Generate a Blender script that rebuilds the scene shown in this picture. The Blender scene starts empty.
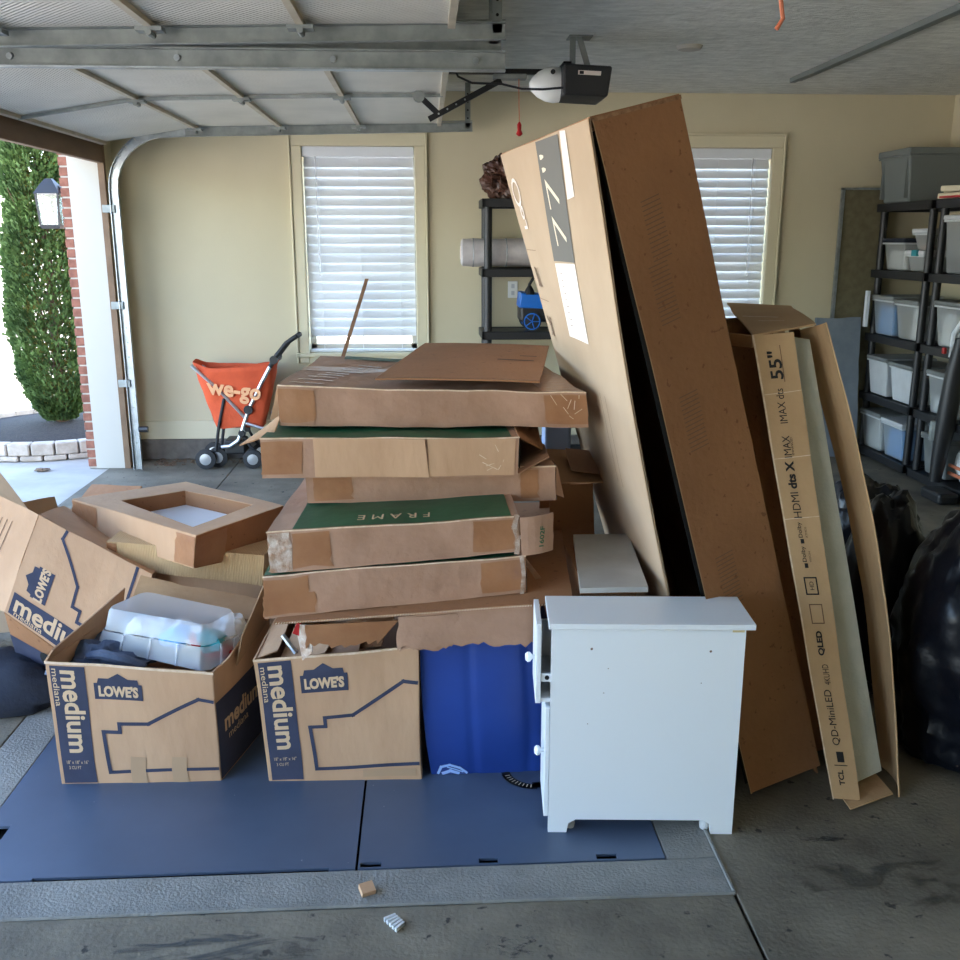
import bpy, bmesh, math, random
import numpy as np
from mathutils import Vector, Matrix, noise as mnoise
S = bpy.context.scene
COL = S.collection
PI = math.pi
# ------------------------------------------------------------------ camera
cam_d = bpy.data.cameras.new('camera'); cam = bpy.data.objects.new('camera', cam_d); COL.objects.link(cam)
cam.location = (0, 0, 1.58)
cam.rotation_euler = (PI/2 - math.atan(.25), 0, -math.radians(3.2))
cam_d.sensor_width = 36; cam_d.sensor_height = 36; cam_d.sensor_fit = 'HORIZONTAL'; cam_d.lens = 36
cam_d.clip_start = .05; cam_d.clip_end = 300
S.camera = cam
# ------------------------------------------------------------------ sky, sun, exposure
S.view_settings.view_transform = 'Standard'; S.view_settings.look = 'None'
S.view_settings.gamma = 1; S.view_settings.use_curve_mapping = False
S.view_settings.exposure = 2.25
W = bpy.data.worlds.new('sky'); S.world = W; W.use_nodes = True
wn = W.node_tree; bg = wn.nodes['Background']
sky = wn.nodes.new('ShaderNodeTexSky'); sky.sky_type = 'NISHITA'; sky.sun_disc = False
sky.sun_elevation = math.radians(38); sky.sun_rotation = math.radians(125); sky.dust_density = 1.5; sky.air_density = 1.0
wn.links.new(sky.outputs[0], bg.inputs[0]); bg.inputs[1].default_value = .47
sun_d = bpy.data.lights.new('sun', 'SUN'); sun = bpy.data.objects.new('sun', sun_d); COL.objects.link(sun)
sun_d.energy = 14; sun_d.angle = math.radians(.6); sun_d.color = (1, .94, .84)
sun.rotation_euler = Vector((.60, -.42, .62)).to_track_quat('Z', 'Y').to_euler()
for nm, loc, sx, sy in (('portal_far', (-2.42, 5.3, 1.05), 2.1, 2.9), ('portal_near', (-2.42, .9, 1.05), 2.1, 5.1)):
    a = bpy.data.lights.new(nm, 'AREA'); a.shape = 'RECTANGLE'; a.size = sx; a.size_y = sy; a.cycles.is_portal = True
    o = bpy.data.objects.new(nm, a); COL.objects.link(o); o.location = loc
    o.rotation_euler = (0, -PI/2, 0)
# ------------------------------------------------------------------ measured corner points, metres
P={
'frame5':[(-0.471,2.600,0.530),(0.278,2.600,0.594),(0.274,2.600,0.703),(-0.470,2.600,0.655),(-0.451,3.320,0.530),(0.268,3.320,0.594),(0.264,3.320,0.703),(-0.450,3.320,0.655)],
'frame4':[(-0.450,2.600,0.663),(0.263,2.600,0.715),(0.256,2.600,0.820),(-0.454,2.600,0.784),(-0.410,3.340,0.673),(0.243,3.340,0.725),(0.236,3.340,0.830),(-0.414,3.340,0.794)],
'frame3':[(-0.368,2.840,0.804),(0.394,2.840,0.799),(0.391,2.840,0.910),(-0.370,2.840,0.892),(-0.348,3.500,0.804),(0.394,3.500,0.799),(0.391,3.500,0.910),(-0.350,3.500,0.892)],
'frame2':[(-0.489,2.780,0.899),(0.269,2.780,0.895),(0.274,2.780,1.011),(-0.488,2.780,1.019),(-0.439,3.480,0.899),(0.249,3.480,0.895),(0.254,3.480,1.011),(-0.438,3.480,1.019)],
'frame1':[(-0.444,2.900,1.032),(0.497,2.900,1.018),(0.485,2.900,1.125),(-0.447,2.900,1.154),(-0.394,3.650,1.032),(0.437,3.650,1.018),(0.425,3.650,1.125),(-0.397,3.650,1.154)],
'long':[(0.925,2.470,0.012),(1.172,2.560,0.004),(0.652,2.580,1.939),(0.412,2.500,1.873),(0.818,3.561,0.030),(1.065,3.651,0.022),(0.513,3.630,1.937),(0.273,3.550,1.871)],
'long_near':[(0.830,2.500,0.004)],
'long_dark':[(0.406,0.808),(0.658,0.808),(0.721,0.996),(0.476,0.998)],
'long_label':[(0.378,0.677),(0.629,0.679),(0.656,0.806),(0.412,0.804)],
'long_strip':[(0.703,0.902),(0.776,0.905),(0.799,0.997),(0.745,0.999)],
'long_logo':[(0.085,0.875),(0.180,0.878),(0.140,0.941),(0.033,0.940)],
'long_icon':[(0.098,0.777),(0.058,0.680)],
'long_sevens':[(0.564,0.942),(0.620,0.881)],
'cab':[(0.316,2.310,0.000),(0.818,2.275,0.000),(0.830,2.275,0.612),(0.320,2.315,0.612)],
'boxA_f':[(-1.105,2.630,0.002),(-0.635,2.625,-0.001),(-0.634,2.610,0.362),(-1.109,2.630,0.400)],
'boxB_f':[(-0.487,2.615,0.000),(-0.033,2.600,0.001),(-0.038,2.600,0.433),(-0.511,2.610,0.397)],
'boxC_f':[(-1.069,3.020,0.114),(-0.957,3.200,0.456),(-1.360,3.300,0.649),(-1.431,3.120,0.362)],
'boxC_lid':[(-1.431,3.120,0.362),(-1.360,3.300,0.649),(-1.573,3.420,0.719),(-1.701,3.250,0.398)],
'fb':[(-0.797,3.140,0.499),(-0.601,3.460,0.447),(-0.537,3.460,0.625),(-0.776,3.120,0.619),(-1.355,3.600,0.507),(-0.988,3.870,0.519),(-0.988,3.870,0.619),(-1.348,3.600,0.626)],
'ub':[(-1.131,3.280,0.461),(-0.591,3.240,0.393),(-0.578,3.240,0.504),(-1.126,3.280,0.557)],
'case_low':[(-1.034,2.800,0.370),(-0.666,2.660,0.340),(-0.583,2.860,0.322),(-0.951,3.000,0.343)],
'case_mid':[(-1.015,2.810,0.418),(-0.663,2.680,0.407),(-0.591,2.850,0.377),(-0.940,2.990,0.407)],
'case_top':[(-1.003,2.830,0.482),(-0.652,2.700,0.468),(-0.593,2.840,0.462),(-0.921,2.970,0.486)],
'tv_strip':[(1.150,2.400,0.021),(1.233,2.400,0.011),(1.028,2.660,1.330),(0.912,2.660,1.319)],
'tv_foam':[(1.221,2.470,0.027),(1.323,2.500,0.052),(1.091,2.720,1.301),(1.032,2.720,1.310)],
'tv_flap':[(1.392,2.600,-0.037),(1.359,2.420,0.004),(1.120,2.660,1.357),(1.095,2.780,1.324)],
'tv_top':[(0.912,2.660,1.319),(1.108,2.700,1.348),(1.296,3.400,1.352),(1.067,3.400,1.363)],
'tv_bottom':[(1.187,2.360,-0.000),(1.335,2.410,0.014),(1.345,2.600,-0.022),(1.191,2.500,-0.037)],
'board':[(0.419,2.500,0.608),(0.611,2.500,0.607),(0.658,3.000,0.624),(0.475,3.000,0.617)],
'sheet':[(-0.439,2.560,0.537),(0.400,2.500,0.605),(0.500,3.577,0.600),(-0.360,3.750,0.525)],
'cardtop':[(-0.157,2.930,1.156),(0.343,2.880,1.150),(0.461,3.600,1.197),(-0.004,3.700,1.201)],
'flap4':[(0.266,2.600,0.706),(0.357,2.620,0.716),(0.355,2.620,0.827),(0.259,2.600,0.819)],
'boxR':[(0.443,3.200,0.703),(0.602,3.200,0.555),(0.619,3.300,0.814),(0.454,3.300,0.870)],
}
for k in P: P[k] = [Vector(p) for p in P[k]]
V = Vector
# ------------------------------------------------------------------ materials
MATS = {}
def mat(name, col, rough=.8, metal=0, col2=None, scale=4, bump=0, bscale=60, detail=4, stretch=None, emis=None, alpha=None, wave=None, speck=None, coat=0, spec=None, ramp=(.35, .65)):
    if name in MATS: return MATS[name]
    m = bpy.data.materials.new(name); m.use_nodes = True; nt = m.node_tree; N = nt.nodes; L = nt.links
    b = N['Principled BSDF']; b.inputs['Base Color'].default_value = (*col, 1)
    b.inputs['Roughness'].default_value = rough; b.inputs['Metallic'].default_value = metal
    if coat: b.inputs['Coat Weight'].default_value = coat
    if spec is not None: b.inputs['Specular IOR Level'].default_value = spec
    geo = N.new('ShaderNodeNewGeometry'); vec = geo.outputs['Position']
    if stretch:
        mp = N.new('ShaderNodeMapping'); mp.inputs['Scale'].default_value = stretch; L.new(vec, mp.inputs[0]); svec = mp.outputs[0]
    else: svec = vec
    src = None
    if col2:
        n = N.new('ShaderNodeTexNoise'); n.inputs['Scale'].default_value = scale; n.inputs['Detail'].default_value = detail; n.inputs['Roughness'].default_value = .6
        L.new(svec, n.inputs['Vector'])
        r = N.new('ShaderNodeValToRGB'); r.color_ramp.elements[0].position = ramp[0]; r.color_ramp.elements[1].position = ramp[1]
        r.color_ramp.elements[0].color = (*col, 1); r.color_ramp.elements[1].color = (*col2, 1)
        L.new(n.outputs['Fac'], r.inputs[0]); src = r.outputs[0]
    if speck:
        n = N.new('ShaderNodeTexNoise'); n.inputs['Scale'].default_value = speck[1]; n.inputs['Detail'].default_value = 3; L.new(vec, n.inputs['Vector'])
        r = N.new('ShaderNodeValToRGB'); r.color_ramp.elements[0].position = speck[2]; r.color_ramp.elements[1].position = speck[2]+.05
        L.new(n.outputs['Fac'], r.inputs[0])
        mx = N.new('ShaderNodeMix'); mx.data_type = 'RGBA'; mx.inputs[7].default_value = (*speck[0], 1)
        if src: L.new(src, mx.inputs[6])
        else: mx.inputs[6].default_value = (*col, 1)
        L.new(r.outputs[0], mx.inputs[0]); src = mx.outputs[2]
    if src: L.new(src, b.inputs['Base Color'])
    if bump:
        n = N.new('ShaderNodeTexNoise'); n.inputs['Scale'].default_value = bscale; n.inputs['Detail'].default_value = 6; L.new(svec, n.inputs['Vector'])
        bp = N.new('ShaderNodeBump'); bp.inputs['Strength'].default_value = bump; bp.inputs['Distance'].default_value = .01
        h = n.outputs['Fac']
        if wave:
            w = N.new('ShaderNodeTexWave'); w.bands_direction = wave[0]; w.inputs['Scale'].default_value = wave[1]; w.inputs['Distortion'].default_value = wave[2]
            L.new(vec, w.inputs['Vector'])
            ad = N.new('ShaderNodeMath'); ad.operation = 'ADD'; L.new(w.outputs['Fac'], ad.inputs[0]); L.new(h, ad.inputs[1]); h = ad.outputs[0]
        L.new(h, bp.inputs['Height']); L.new(bp.outputs[0], b.inputs['Normal'])
    if emis: b.inputs['Emission Color'].default_value = (*emis[0], 1); b.inputs['Emission Strength'].default_value = emis[1]
    if alpha is not None: b.inputs['Alpha'].default_value = alpha
    MATS[name] = m; return m
def s(r, g, b):   # sRGB 0-255 to linear
    return tuple((c/255/12.92 if c/255 <= .04045 else ((c/255+.055)/1.055)**2.4) for c in (r, g, b))
M = dict(
 wall=mat('cream_wall_paint', s(205,194,164), .75, col2=s(199,188,158), scale=1.2, bump=.08, bscale=90),
 ceil=mat('stippled_ceiling_paint', s(226,226,220), .9, col2=s(202,202,196), scale=9, bump=1, bscale=24, stretch=(1,2.2,1)),
 trim=mat('cream_trim_paint', s(212,202,172), .5),
 white_trim=mat('white_trim_paint', s(182,176,166), .6),
 sill=mat('dark_concrete_curb', s(120,112,104), .95, col2=s(92,86,80), scale=8, bump=.4, bscale=40),
 concrete=mat('stained_garage_concrete', s(126,118,102), .8, col2=s(78,72,62), scale=2.2, bump=.3, bscale=70, detail=10, speck=(s(48,45,40), 22, .66), ramp=(.36,.66)),
 band=mat('light_concrete_band', s(136,135,130), .9, col2=s(118,117,113), scale=5, bump=.5, bscale=120),
 drive=mat('driveway_concrete', s(182,177,169), .9, col2=s(162,157,149), scale=2, bump=.15, bscale=80),
 plate=mat('blue_grey_steel_plate', s(86,101,124), .42, .25, col2=s(78,93,116), scale=2.2, bump=.05, bscale=14, speck=(s(140,148,158), 60, .74)),
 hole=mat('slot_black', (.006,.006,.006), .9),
 wood=mat('brown_header_wood', s(120,94,70), .7, col2=s(104,80,58), scale=9, stretch=(1,.2,1), bump=.15, bscale=30),
 board=mat('thin_wood_strip', s(136,98,66), .7, col2=s(110,76,50), scale=12),
 galv=mat('galvanised_steel', s(176,182,186), .38, .8, col2=s(150,156,160), scale=18),
 galvd=mat('dull_galvanised_steel', s(150,155,152), .5, .4, col2=s(126,131,130), scale=10),
 dpanel=mat('embossed_door_skin', s(206,203,194), .55, .12, col2=s(188,186,178), scale=1.6, bump=.35, bscale=50, wave=('DIAGONAL', 26, 1.5)),
 drail=mat('beige_door_rail', s(188,178,158), .6, col2=s(170,160,140), scale=8),
 black=mat('black_plastic', (.018,.018,.02), .45),
 blacksheen=mat('shiny_black_bag_film', (.004,.005,.009), .34, bump=.5, bscale=11, coat=.0, spec=.35),
 blackm=mat('black_steel', (.015,.015,.017), .4, .4),
 lens=mat('white_translucent_lens', s(232,232,228), .35),
 blind=mat('white_blind_slat', s(225,228,232), .5),
 kraft=mat('kraft_cardboard', s(192,154,120), .85, col2=s(179,141,108), scale=5, bump=.3, bscale=26, stretch=(1,1,.35)),
 kraftd=mat('rosy_frame_box_cardboard', s(170,132,107), .7, col2=s(150,114,90), scale=5, bump=.8, bscale=13, detail=7),
 kraftin=mat('inner_cardboard', s(170,138,104), .9, col2=s(156,124,92), scale=6, bump=.25, bscale=30),
 kraftb=mat('brown_cardboard', s(152,106,70), .85, col2=s(140,96,62), scale=3, bump=.2, bscale=60, speck=(s(122,80,50), 45, .66)),
 kraftp=mat('pale_printed_cardboard', s(182,157,131), .85, col2=s(172,147,121), scale=2, bump=.15, bscale=20),
 kraftt=mat('tan_tv_cardboard', s(190,156,116), .85, col2=s(178,144,106), scale=4, bump=.2, bscale=40),
 kraftf=mat('fluted_cardboard', s(206,172,128), .85, col2=s(194,158,112), scale=5, bump=.5, bscale=10, wave=('X', 55, .6)),
 edge=mat('torn_pale_cardboard_edge', s(222,200,176), .9, col2=s(200,172,140), scale=40),
 flute=mat('corrugated_edge', s(120,84,58), .9, col2=s(160,122,90), scale=60),
 tape=mat('clear_brown_tape', s(158,112,78), .28, col2=s(144,98,66), scale=9, bump=.3, bscale=24, coat=.2),
 tapek=mat('kraft_tape', s(172,140,108), .6),
 tapew=mat('crinkled_clear_tape', s(196,180,166), .2, col2=s(150,116,92), scale=30, bump=.6, bscale=60, coat=.4),
 green=mat('green_print', s(20,84,54), .45, col2=s(15,70,44), scale=6, bump=.15, bscale=20),
 navy=mat('navy_print', s(52,56,78), .8, col2=s(44,48,68), scale=10),
 ink=mat('black_ink', s(34,30,30), .8),
 inkf=mat('faint_brown_ink', s(110,84,64), .85),
 tan=mat('tan_lettering', s(202,172,138), .85),
 pale=mat('pale_lettering', s(228,214,190), .8),
 gink=mat('green_ink', s(40,90,60), .8),
 darkprint=mat('dark_grey_print', s(98,94,88), .7),
 labelw=mat('pale_paper_label', s(232,218,208), .7),
 foam=mat('grey_white_foam', s(188,186,172), .9, col2=s(176,174,160), scale=8, bump=.2, bscale=120),
 white=mat('white_melamine', s(226,230,234), .35),
 whiteb=mat('greyed_white_laminate', s(186,186,182), .35, col2=s(168,166,162), scale=5),
 cream=mat('raw_particle_edge', s(214,196,150), .8),
 blue=mat('blue_vinyl', s(30,62,138), .42, col2=s(26,54,126), scale=3, bump=.08, bscale=12),
 bluel=mat('pale_blue_print', s(150,180,230), .5),
 orange=mat('orange_canvas', s(222,92,52), .85, col2=s(204,80,44), scale=6, bump=.3, bscale=30),
 peach=mat('peach_print', s(240,176,128), .85),
 silver=mat('brushed_aluminium', s(200,202,206), .3, .8),
 rubber=mat('black_rubber', (.02,.02,.022), .7),
 greytote=mat('grey_tote_plastic', s(112,118,116), .5),
 cork=mat('olive_pinboard', s(116,108,82), .9, col2=s(102,94,70), scale=20),
 tarp=mat('grey_blue_quilted_sheet', s(128,136,144), .8, col2=s(112,120,130), scale=5, bump=.3, bscale=10),
 brick=mat('red_brick', s(150,98,80), .9, col2=s(120,76,62), scale=14, bump=.4, bscale=50),
 mortar=mat('grey_mortar', s(176,166,154), .95),
 block=mat('planter_block_stone', s(190,176,162), .95, col2=s(166,152,138), scale=12, bump=.5, bscale=40),
 mulch=mat('dark_mulch', s(44,32,28), 1, col2=s(24,18,17), scale=30, bump=1, bscale=60),
 leaf=mat('arborvitae_green', s(96,122,62), .8, col2=s(58,82,38), scale=7),
 leaf2=mat('sunlit_olive_foliage', s(150,140,64), .8, col2=s(110,96,44), scale=7),  # warm sunlight on the foliage, put into its yellow colour
 bark=mat('brown_bark', s(92,68,50), .95),
 red=mat('red_plastic', s(170,28,30), .4),
 toyblue=mat('bright_blue_plastic', s(30,110,200), .4),
 roll=mat('grey_roll_film', s(206,198,196), .3, col2=s(184,176,176), scale=9, bump=.4, bscale=18),
 brownbag=mat('crumpled_brown_bag', s(84,52,38), .4, col2=s(60,36,26), scale=12, bump=.5, bscale=22),
 denim=mat('blue_denim', s(78,88,108), .9, col2=s(60,70,90), scale=20, bump=.3, bscale=120),
 navycloth=mat('navy_cloth', s(34,40,54), .9, col2=s(26,30,42), scale=8, bump=.3, bscale=60),
 cordp=mat('orange_cord', s(200,116,84), .6),
 clearfill=mat('white_clutter', s(228,228,226), .8, col2=s(200,196,190), scale=20),
 tealp=mat('teal_plastic', s(50,140,150), .5),
 skyb=mat('light_blue_plastic', s(96,160,220), .5),
 dirt=mat('dry_leaf_litter', s(126,104,84), .95, col2=s(96,78,62), scale=30),
 outlet=mat('white_outlet_plastic', s(236,236,232), .4),
 bin_grey=mat('smoky_bin_plastic', s(126,128,126), .4, col2=s(108,110,108), scale=6),
 bin_white=mat('milky_bin_plastic', s(206,208,210), .4, col2=s(192,194,196), scale=6),
 sticker=mat('black_sticker', (.01,.01,.012), .6),
 stain=mat('dark_rubber_stain', s(84,82,76), .85),
 roofm=mat('roof_grey', s(100,96,92), .9),
)
def glassy(name, tint, a=.35, rough=.12, gl=.15):
    m = bpy.data.materials.new(name); m.use_nodes = True; nt = m.node_tree; N = nt.nodes; L = nt.links
    N.remove(N['Principled BSDF']); out = N['Material Output']
    t = N.new('ShaderNodeBsdfTransparent'); t.inputs[0].default_value = (*tint, 1)
    d = N.new('ShaderNodeBsdfDiffuse'); d.inputs[0].default_value = (*tint, 1)
    tr = N.new('ShaderNodeBsdfTranslucent'); tr.inputs[0].default_value = (*tint, 1)
    g = N.new('ShaderNodeBsdfGlossy'); g.inputs['Roughness'].default_value = rough
    m0 = N.new('ShaderNodeMixShader'); L.new(d.outputs[0], m0.inputs[1]); L.new(tr.outputs[0], m0.inputs[2]); m0.inputs[0].default_value = .4
    m1 = N.new('ShaderNodeMixShader'); m1.inputs[0].default_value = a; L.new(t.outputs[0], m1.inputs[1]); L.new(m0.outputs[0], m1.inputs[2])
    m2 = N.new('ShaderNodeMixShader'); m2.inputs[0].default_value = gl; L.new(m1.outputs[0], m2.inputs[1]); L.new(g.outputs[0], m2.inputs[2])
    L.new(m2.outputs[0], out.inputs[0]); MATS[name] = m; return m
M['glass'] = glassy('window_glass', (.95,.97,.97), .02, .02, .06)
M['clear'] = glassy('frosted_clear_plastic', (.92,.93,.95), .24, .3, .06)
M['clear2'] = glassy('cloudy_bin_plastic', (.84,.86,.86), .36, .3, .06)
# ------------------------------------------------------------------ mesh helpers
def root_off(p):
    o = V((0,0,0))
    while p: o = o + p.location; p = p.parent
    return o
class MB:
    def __init__(s): s.v = []; s.f = []
    def add(s, vs, fs):
        b = len(s.v); s.v += [tuple(x) for x in vs]; s.f += [tuple(i+b for i in f) for f in fs]; return s
    def box(s, lo, hi):
        x0,y0,z0 = lo; x1,y1,z1 = hi
        return s.add([(x0,y0,z0),(x1,y0,z0),(x1,y1,z0),(x0,y1,z0),(x0,y0,z1),(x1,y0,z1),(x1,y1,z1),(x0,y1,z1)],
              [(0,3,2,1),(4,5,6,7),(0,1,5,4),(1,2,6,5),(2,3,7,6),(3,0,4,7)])
    def obox(s, c, size, rot=None):
        R = rot if rot is not None else Matrix.Identity(3); c = V(c)
        vs = [c + R @ V((sx*size[0]/2, sy*size[1]/2, sz*size[2]/2)) for sz in (-1,1) for sx,sy in ((-1,-1),(1,-1),(1,1),(-1,1))]
        return s.add(vs, [(0,3,2,1),(4,5,6,7),(0,1,5,4),(1,2,6,5),(2,3,7,6),(3,0,4,7)])
    def hexa(s, q):  # 8 corners front bl br tr tl, back same
        return s.add(q, [(0,1,2,3),(5,4,7,6),(4,0,3,7),(1,5,6,2),(3,2,6,7),(4,5,1,0)])
    def tube(s, pts, r, n=8, cap=True):
        pts = [V(p) for p in pts]; rs = r if hasattr(r, '__len__') else [r]*len(pts)
        up = None; b = len(s.v); vs = []; fs = []
        for i, p in enumerate(pts):
            t = (pts[min(i+1,len(pts)-1)] - pts[max(i-1,0)]).normalized()
            if up is None:
                up = V((0,0,1)) if abs(t.z) < .9 else V((1,0,0))
            a = t.cross(up).normalized(); c = a.cross(t).normalized(); up = c
            for k in range(n):
                an = 2*PI*k/n; vs.append(p + rs[i]*(math.cos(an)*a + math.sin(an)*c))
        for i in range(len(pts)-1):
            for k in range(n):
                k2 = (k+1)%n; fs.append((i*n+k, i*n+k2, (i+1)*n+k2, (i+1)*n+k))
        if cap: fs.append(tuple(range(n))[::-1]); fs.append(tuple((len(pts)-1)*n+k for k in range(n)))
        return s.add(vs, fs)
    def bar(s, p0, p1, w, h, up=(0,0,1)):
        p0=V(p0); p1=V(p1); t=(p1-p0).normalized(); a=t.cross(V(up)).normalized(); c=a.cross(t)
        vs=[p+sx*a*w/2+sz*c*h/2 for p in (p0,p1) for sx,sz in ((-1,-1),(1,-1),(1,1),(-1,1))]
        return s.add(vs,[(0,1,2,3),(7,6,5,4),(0,4,5,1),(1,5,6,2),(2,6,7,3),(3,7,4,0)])
    def lathe(s, c, prof, n=24, ax='z', cap=True):
        c = V(c); vs = []; fs = []
        for (r, h) in prof:
            for k in range(n):
                a = 2*PI*k/n; x, y = r*math.cos(a), r*math.sin(a)
                vs.append(c + (V((x,y,h)) if ax=='z' else V((x,h,y)) if ax=='y' else V((h,x,y))))
        m = len(prof)
        for i in range(m-1):
            for k in range(n): fs.append((i*n+k, i*n+(k+1)%n, (i+1)*n+(k+1)%n, (i+1)*n+k))
        if cap: fs.append(tuple(range(n))[::-1]); fs.append(tuple((m-1)*n+k for k in range(n)))
        return s.add(vs, fs)
    def blob(s, c, r, amp=.1, fr=2, seed=0, n=(24,16), floor=None, fn=None):
        c=V(c); vs=[]; fs=[]; nu,nv=n
        for j in range(nv+1):
            th=PI*j/nv
            for i in range(nu):
                ph=2*PI*i/nu; d=V((math.sin(th)*math.cos(ph),math.sin(th)*math.sin(ph),math.cos(th)))
                k=1+amp*mnoise.noise(d*fr+V((seed,seed*1.3,0)))*2+amp*.6*(1-abs(mnoise.noise(d*fr*2.3+V((seed*2,0,seed))))*3)
                p=V((d.x*r[0]*k,d.y*r[1]*k,d.z*r[2]*k))
                if fn: p=fn(p,d)
                p=c+p
                if floor is not None: p.z=max(p.z,floor)
                vs.append(p)
        for j in range(nv):
            for i in range(nu): fs.append((j*nu+i,(j+1)*nu+i,(j+1)*nu+(i+1)%nu,j*nu+(i+1)%nu))
        return s.add(vs,fs)
    def build(s, name, m, parent=None, smooth=False, bevel=0, kind=None):
        me = bpy.data.meshes.new(name); off = root_off(parent)
        me.from_pydata([(x-off.x, y-off.y, z-off.z) for x,y,z in s.v], [], s.f)
        me.validate()
        bm = bmesh.new(); bm.from_mesh(me); bmesh.ops.recalc_face_normals(bm, faces=bm.faces); bm.to_mesh(me); bm.free()
        mats = m if isinstance(m, list) else [m]
        for q in mats: me.materials.append(M[q] if isinstance(q, str) else q)
        if smooth:
            for p in me.polygons: p.use_smooth = True
            try: me.set_sharp_from_angle(angle=math.radians(40))
            except Exception: pass
        o = bpy.data.objects.new(name, me); COL.objects.link(o)
        if parent: o.parent = parent
        if bevel:
            b = o.modifiers.new('bevel', 'BEVEL'); b.width = bevel; b.segments = 2; b.limit_method = 'ANGLE'
        if kind: o['kind'] = kind
        return o
def thing(name, label, cat, loc, group=None):
    o = bpy.data.objects.new(name, None); o.empty_display_size = .1; COL.objects.link(o); o.location = V(loc)
    o['label'] = label; o['category'] = cat
    if group: o['group'] = group
    return o
def tag(o, label, cat, group=None):
    o['label'] = label; o['category'] = cat
    if group: o['group'] = group
    return o
def struct(o): o['kind'] = 'structure'; return o
def sroot(name, loc=(0,0,0)):
    o = bpy.data.objects.new(name, None); o.empty_display_size=.1; COL.objects.link(o); o.location = V(loc); o['kind']='structure'; return o
def nz(p, amp, fr=4.5, seed=0):
    q = p*fr + V((seed*7.1, seed*3.3, seed*1.7)); return mnoise.noise_vector(q)*amp
# ---- surfaces with (u,v) coordinates
class Face:
    def __init__(s, fn, eps=.01):
        s.fn = fn
        s.du = max(1e-3, (fn(1,.5)-fn(0,.5)).length); s.dv = max(1e-3, (fn(.5,1)-fn(.5,0)).length)
    def at(s, u, v, off=0):
        p = s.fn(u, v)
        if off:
            e = .01; n = (s.fn(u+e, v)-s.fn(u-e, v)).cross(s.fn(u, v+e)-s.fn(u, v-e)).normalized(); p = p + n*off
        return p
def bil(q, u, v): return q[0]*(1-u)*(1-v)+q[1]*u*(1-v)+q[2]*u*v+q[3]*(1-u)*v
class Block:   # closed slab with crushed, slightly uneven faces
    def __init__(s, q, amp=.004, seed=0, fr=4.5, sag=0): s.q = q; s.amp = amp; s.seed = seed; s.fr = fr; s.sag = sag
    def pt(s, u, v, w):
        p = bil(s.q[:4], u, v)*(1-w)+bil(s.q[4:], u, v)*w
        return p + nz(p, s.amp, s.fr, s.seed) + nz(p, s.amp*.28, 17, s.seed+3)
    def face(s, k):
        return Face({'front': lambda u,v: s.pt(u,v,0), 'back': lambda u,v: s.pt(1-u,v,1), 'left': lambda u,v: s.pt(0,v,1-u),
                     'right': lambda u,v: s.pt(1,v,u), 'top': lambda u,v: s.pt(u,1,v), 'bottom': lambda u,v: s.pt(u,0,1-v)}[k])
    def mesh(s, n=(14,4,10)):
        mb = MB(); idx = {}
        def vid(i,j,k):
            if (i,j,k) not in idx:
                idx[(i,j,k)] = len(mb.v); mb.v.append(tuple(s.pt(i/n[0], j/n[1], k/n[2])))
            return idx[(i,j,k)]
        a,b,c = n
        for i in range(a):
            for j in range(b):
                for k in (0,c): mb.f.append((vid(i,j,k),vid(i+1,j,k),vid(i+1,j+1,k),vid(i,j+1,k)))
        for j in range(b):
            for k in range(c):
                for i in (0,a): mb.f.append((vid(i,j,k),vid(i,j+1,k),vid(i,j+1,k+1),vid(i,j,k+1)))
        for i in range(a):
            for k in range(c):
                for j in (0,b): mb.f.append((vid(i,j,k),vid(i+1,j,k),vid(i+1,j,k+1),vid(i,j,k+1)))
        return mb
def QF(q, amp=.003, seed=0, fr=5, bow=0, bowv=0):
    q = [V(x) for x in q]; n0 = (q[1]-q[0]).cross(q[3]-q[0]).normalized()
    def fn(u, v):
        p = bil(q, u, v)
        return p + nz(p, amp, fr, seed) + n0*(bow*4*u*(1-u) + bowv*4*v*(1-v))
    return Face(fn)
def sheet(F, th=.004, n=(10,8), jag=(0,0,0,0), seed=0, mb=None, u=(0,1), v=(0,1)):
    """panel of board; jag = raggedness (metres) of bottom, right, top, left edge"""
    mb = mb or MB(); a,b = n; vs = []
    def jg(k, t):
        if not jag[k]: return 0
        return jag[k]*(abs(mnoise.noise(V((t*9, k*5.3, seed))))*2 + .8*mnoise.noise(V((t*31, k*2.1, seed+4))))
    for side in (-.5, .5):
        for j in range(b+1):
            for i in range(a+1):
                uu, vv = u[0]+(u[1]-u[0])*i/a, v[0]+(v[1]-v[0])*j/b
                if j == 0: vv += jg(0, uu)/F.dv
                if j == b: vv -= jg(2, uu)/F.dv
                if i == 0: uu += jg(3, vv)/F.du
                if i == a: uu -= jg(1, vv)/F.du
                vs.append(F.at(uu, vv, side*th))
    m = (a+1)*(b+1); fs = []
    I = lambda i,j,k: k*m + j*(a+1)+i
    for j in range(b):
        for i in range(a):
            fs.append((I(i,j,1),I(i+1,j,1),I(i+1,j+1,1),I(i,j+1,1))); fs.append((I(i,j,0),I(i,j+1,0),I(i+1,j+1,0),I(i+1,j,0)))
    for i in range(a): fs.append((I(i,0,0),I(i+1,0,0),I(i+1,0,1),I(i,0,1))); fs.append((I(i,b,1),I(i+1,b,1),I(i+1,b,0),I(i,b,0)))
    for j in range(b): fs.append((I(0,j,1),I(0,j+1,1),I(0,j+1,0),I(0,j,0))); fs.append((I(a,j,0),I(a,j+1,0),I(a,j+1,1),I(a,j,1)))
    mb.add(vs, fs); return mb
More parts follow.
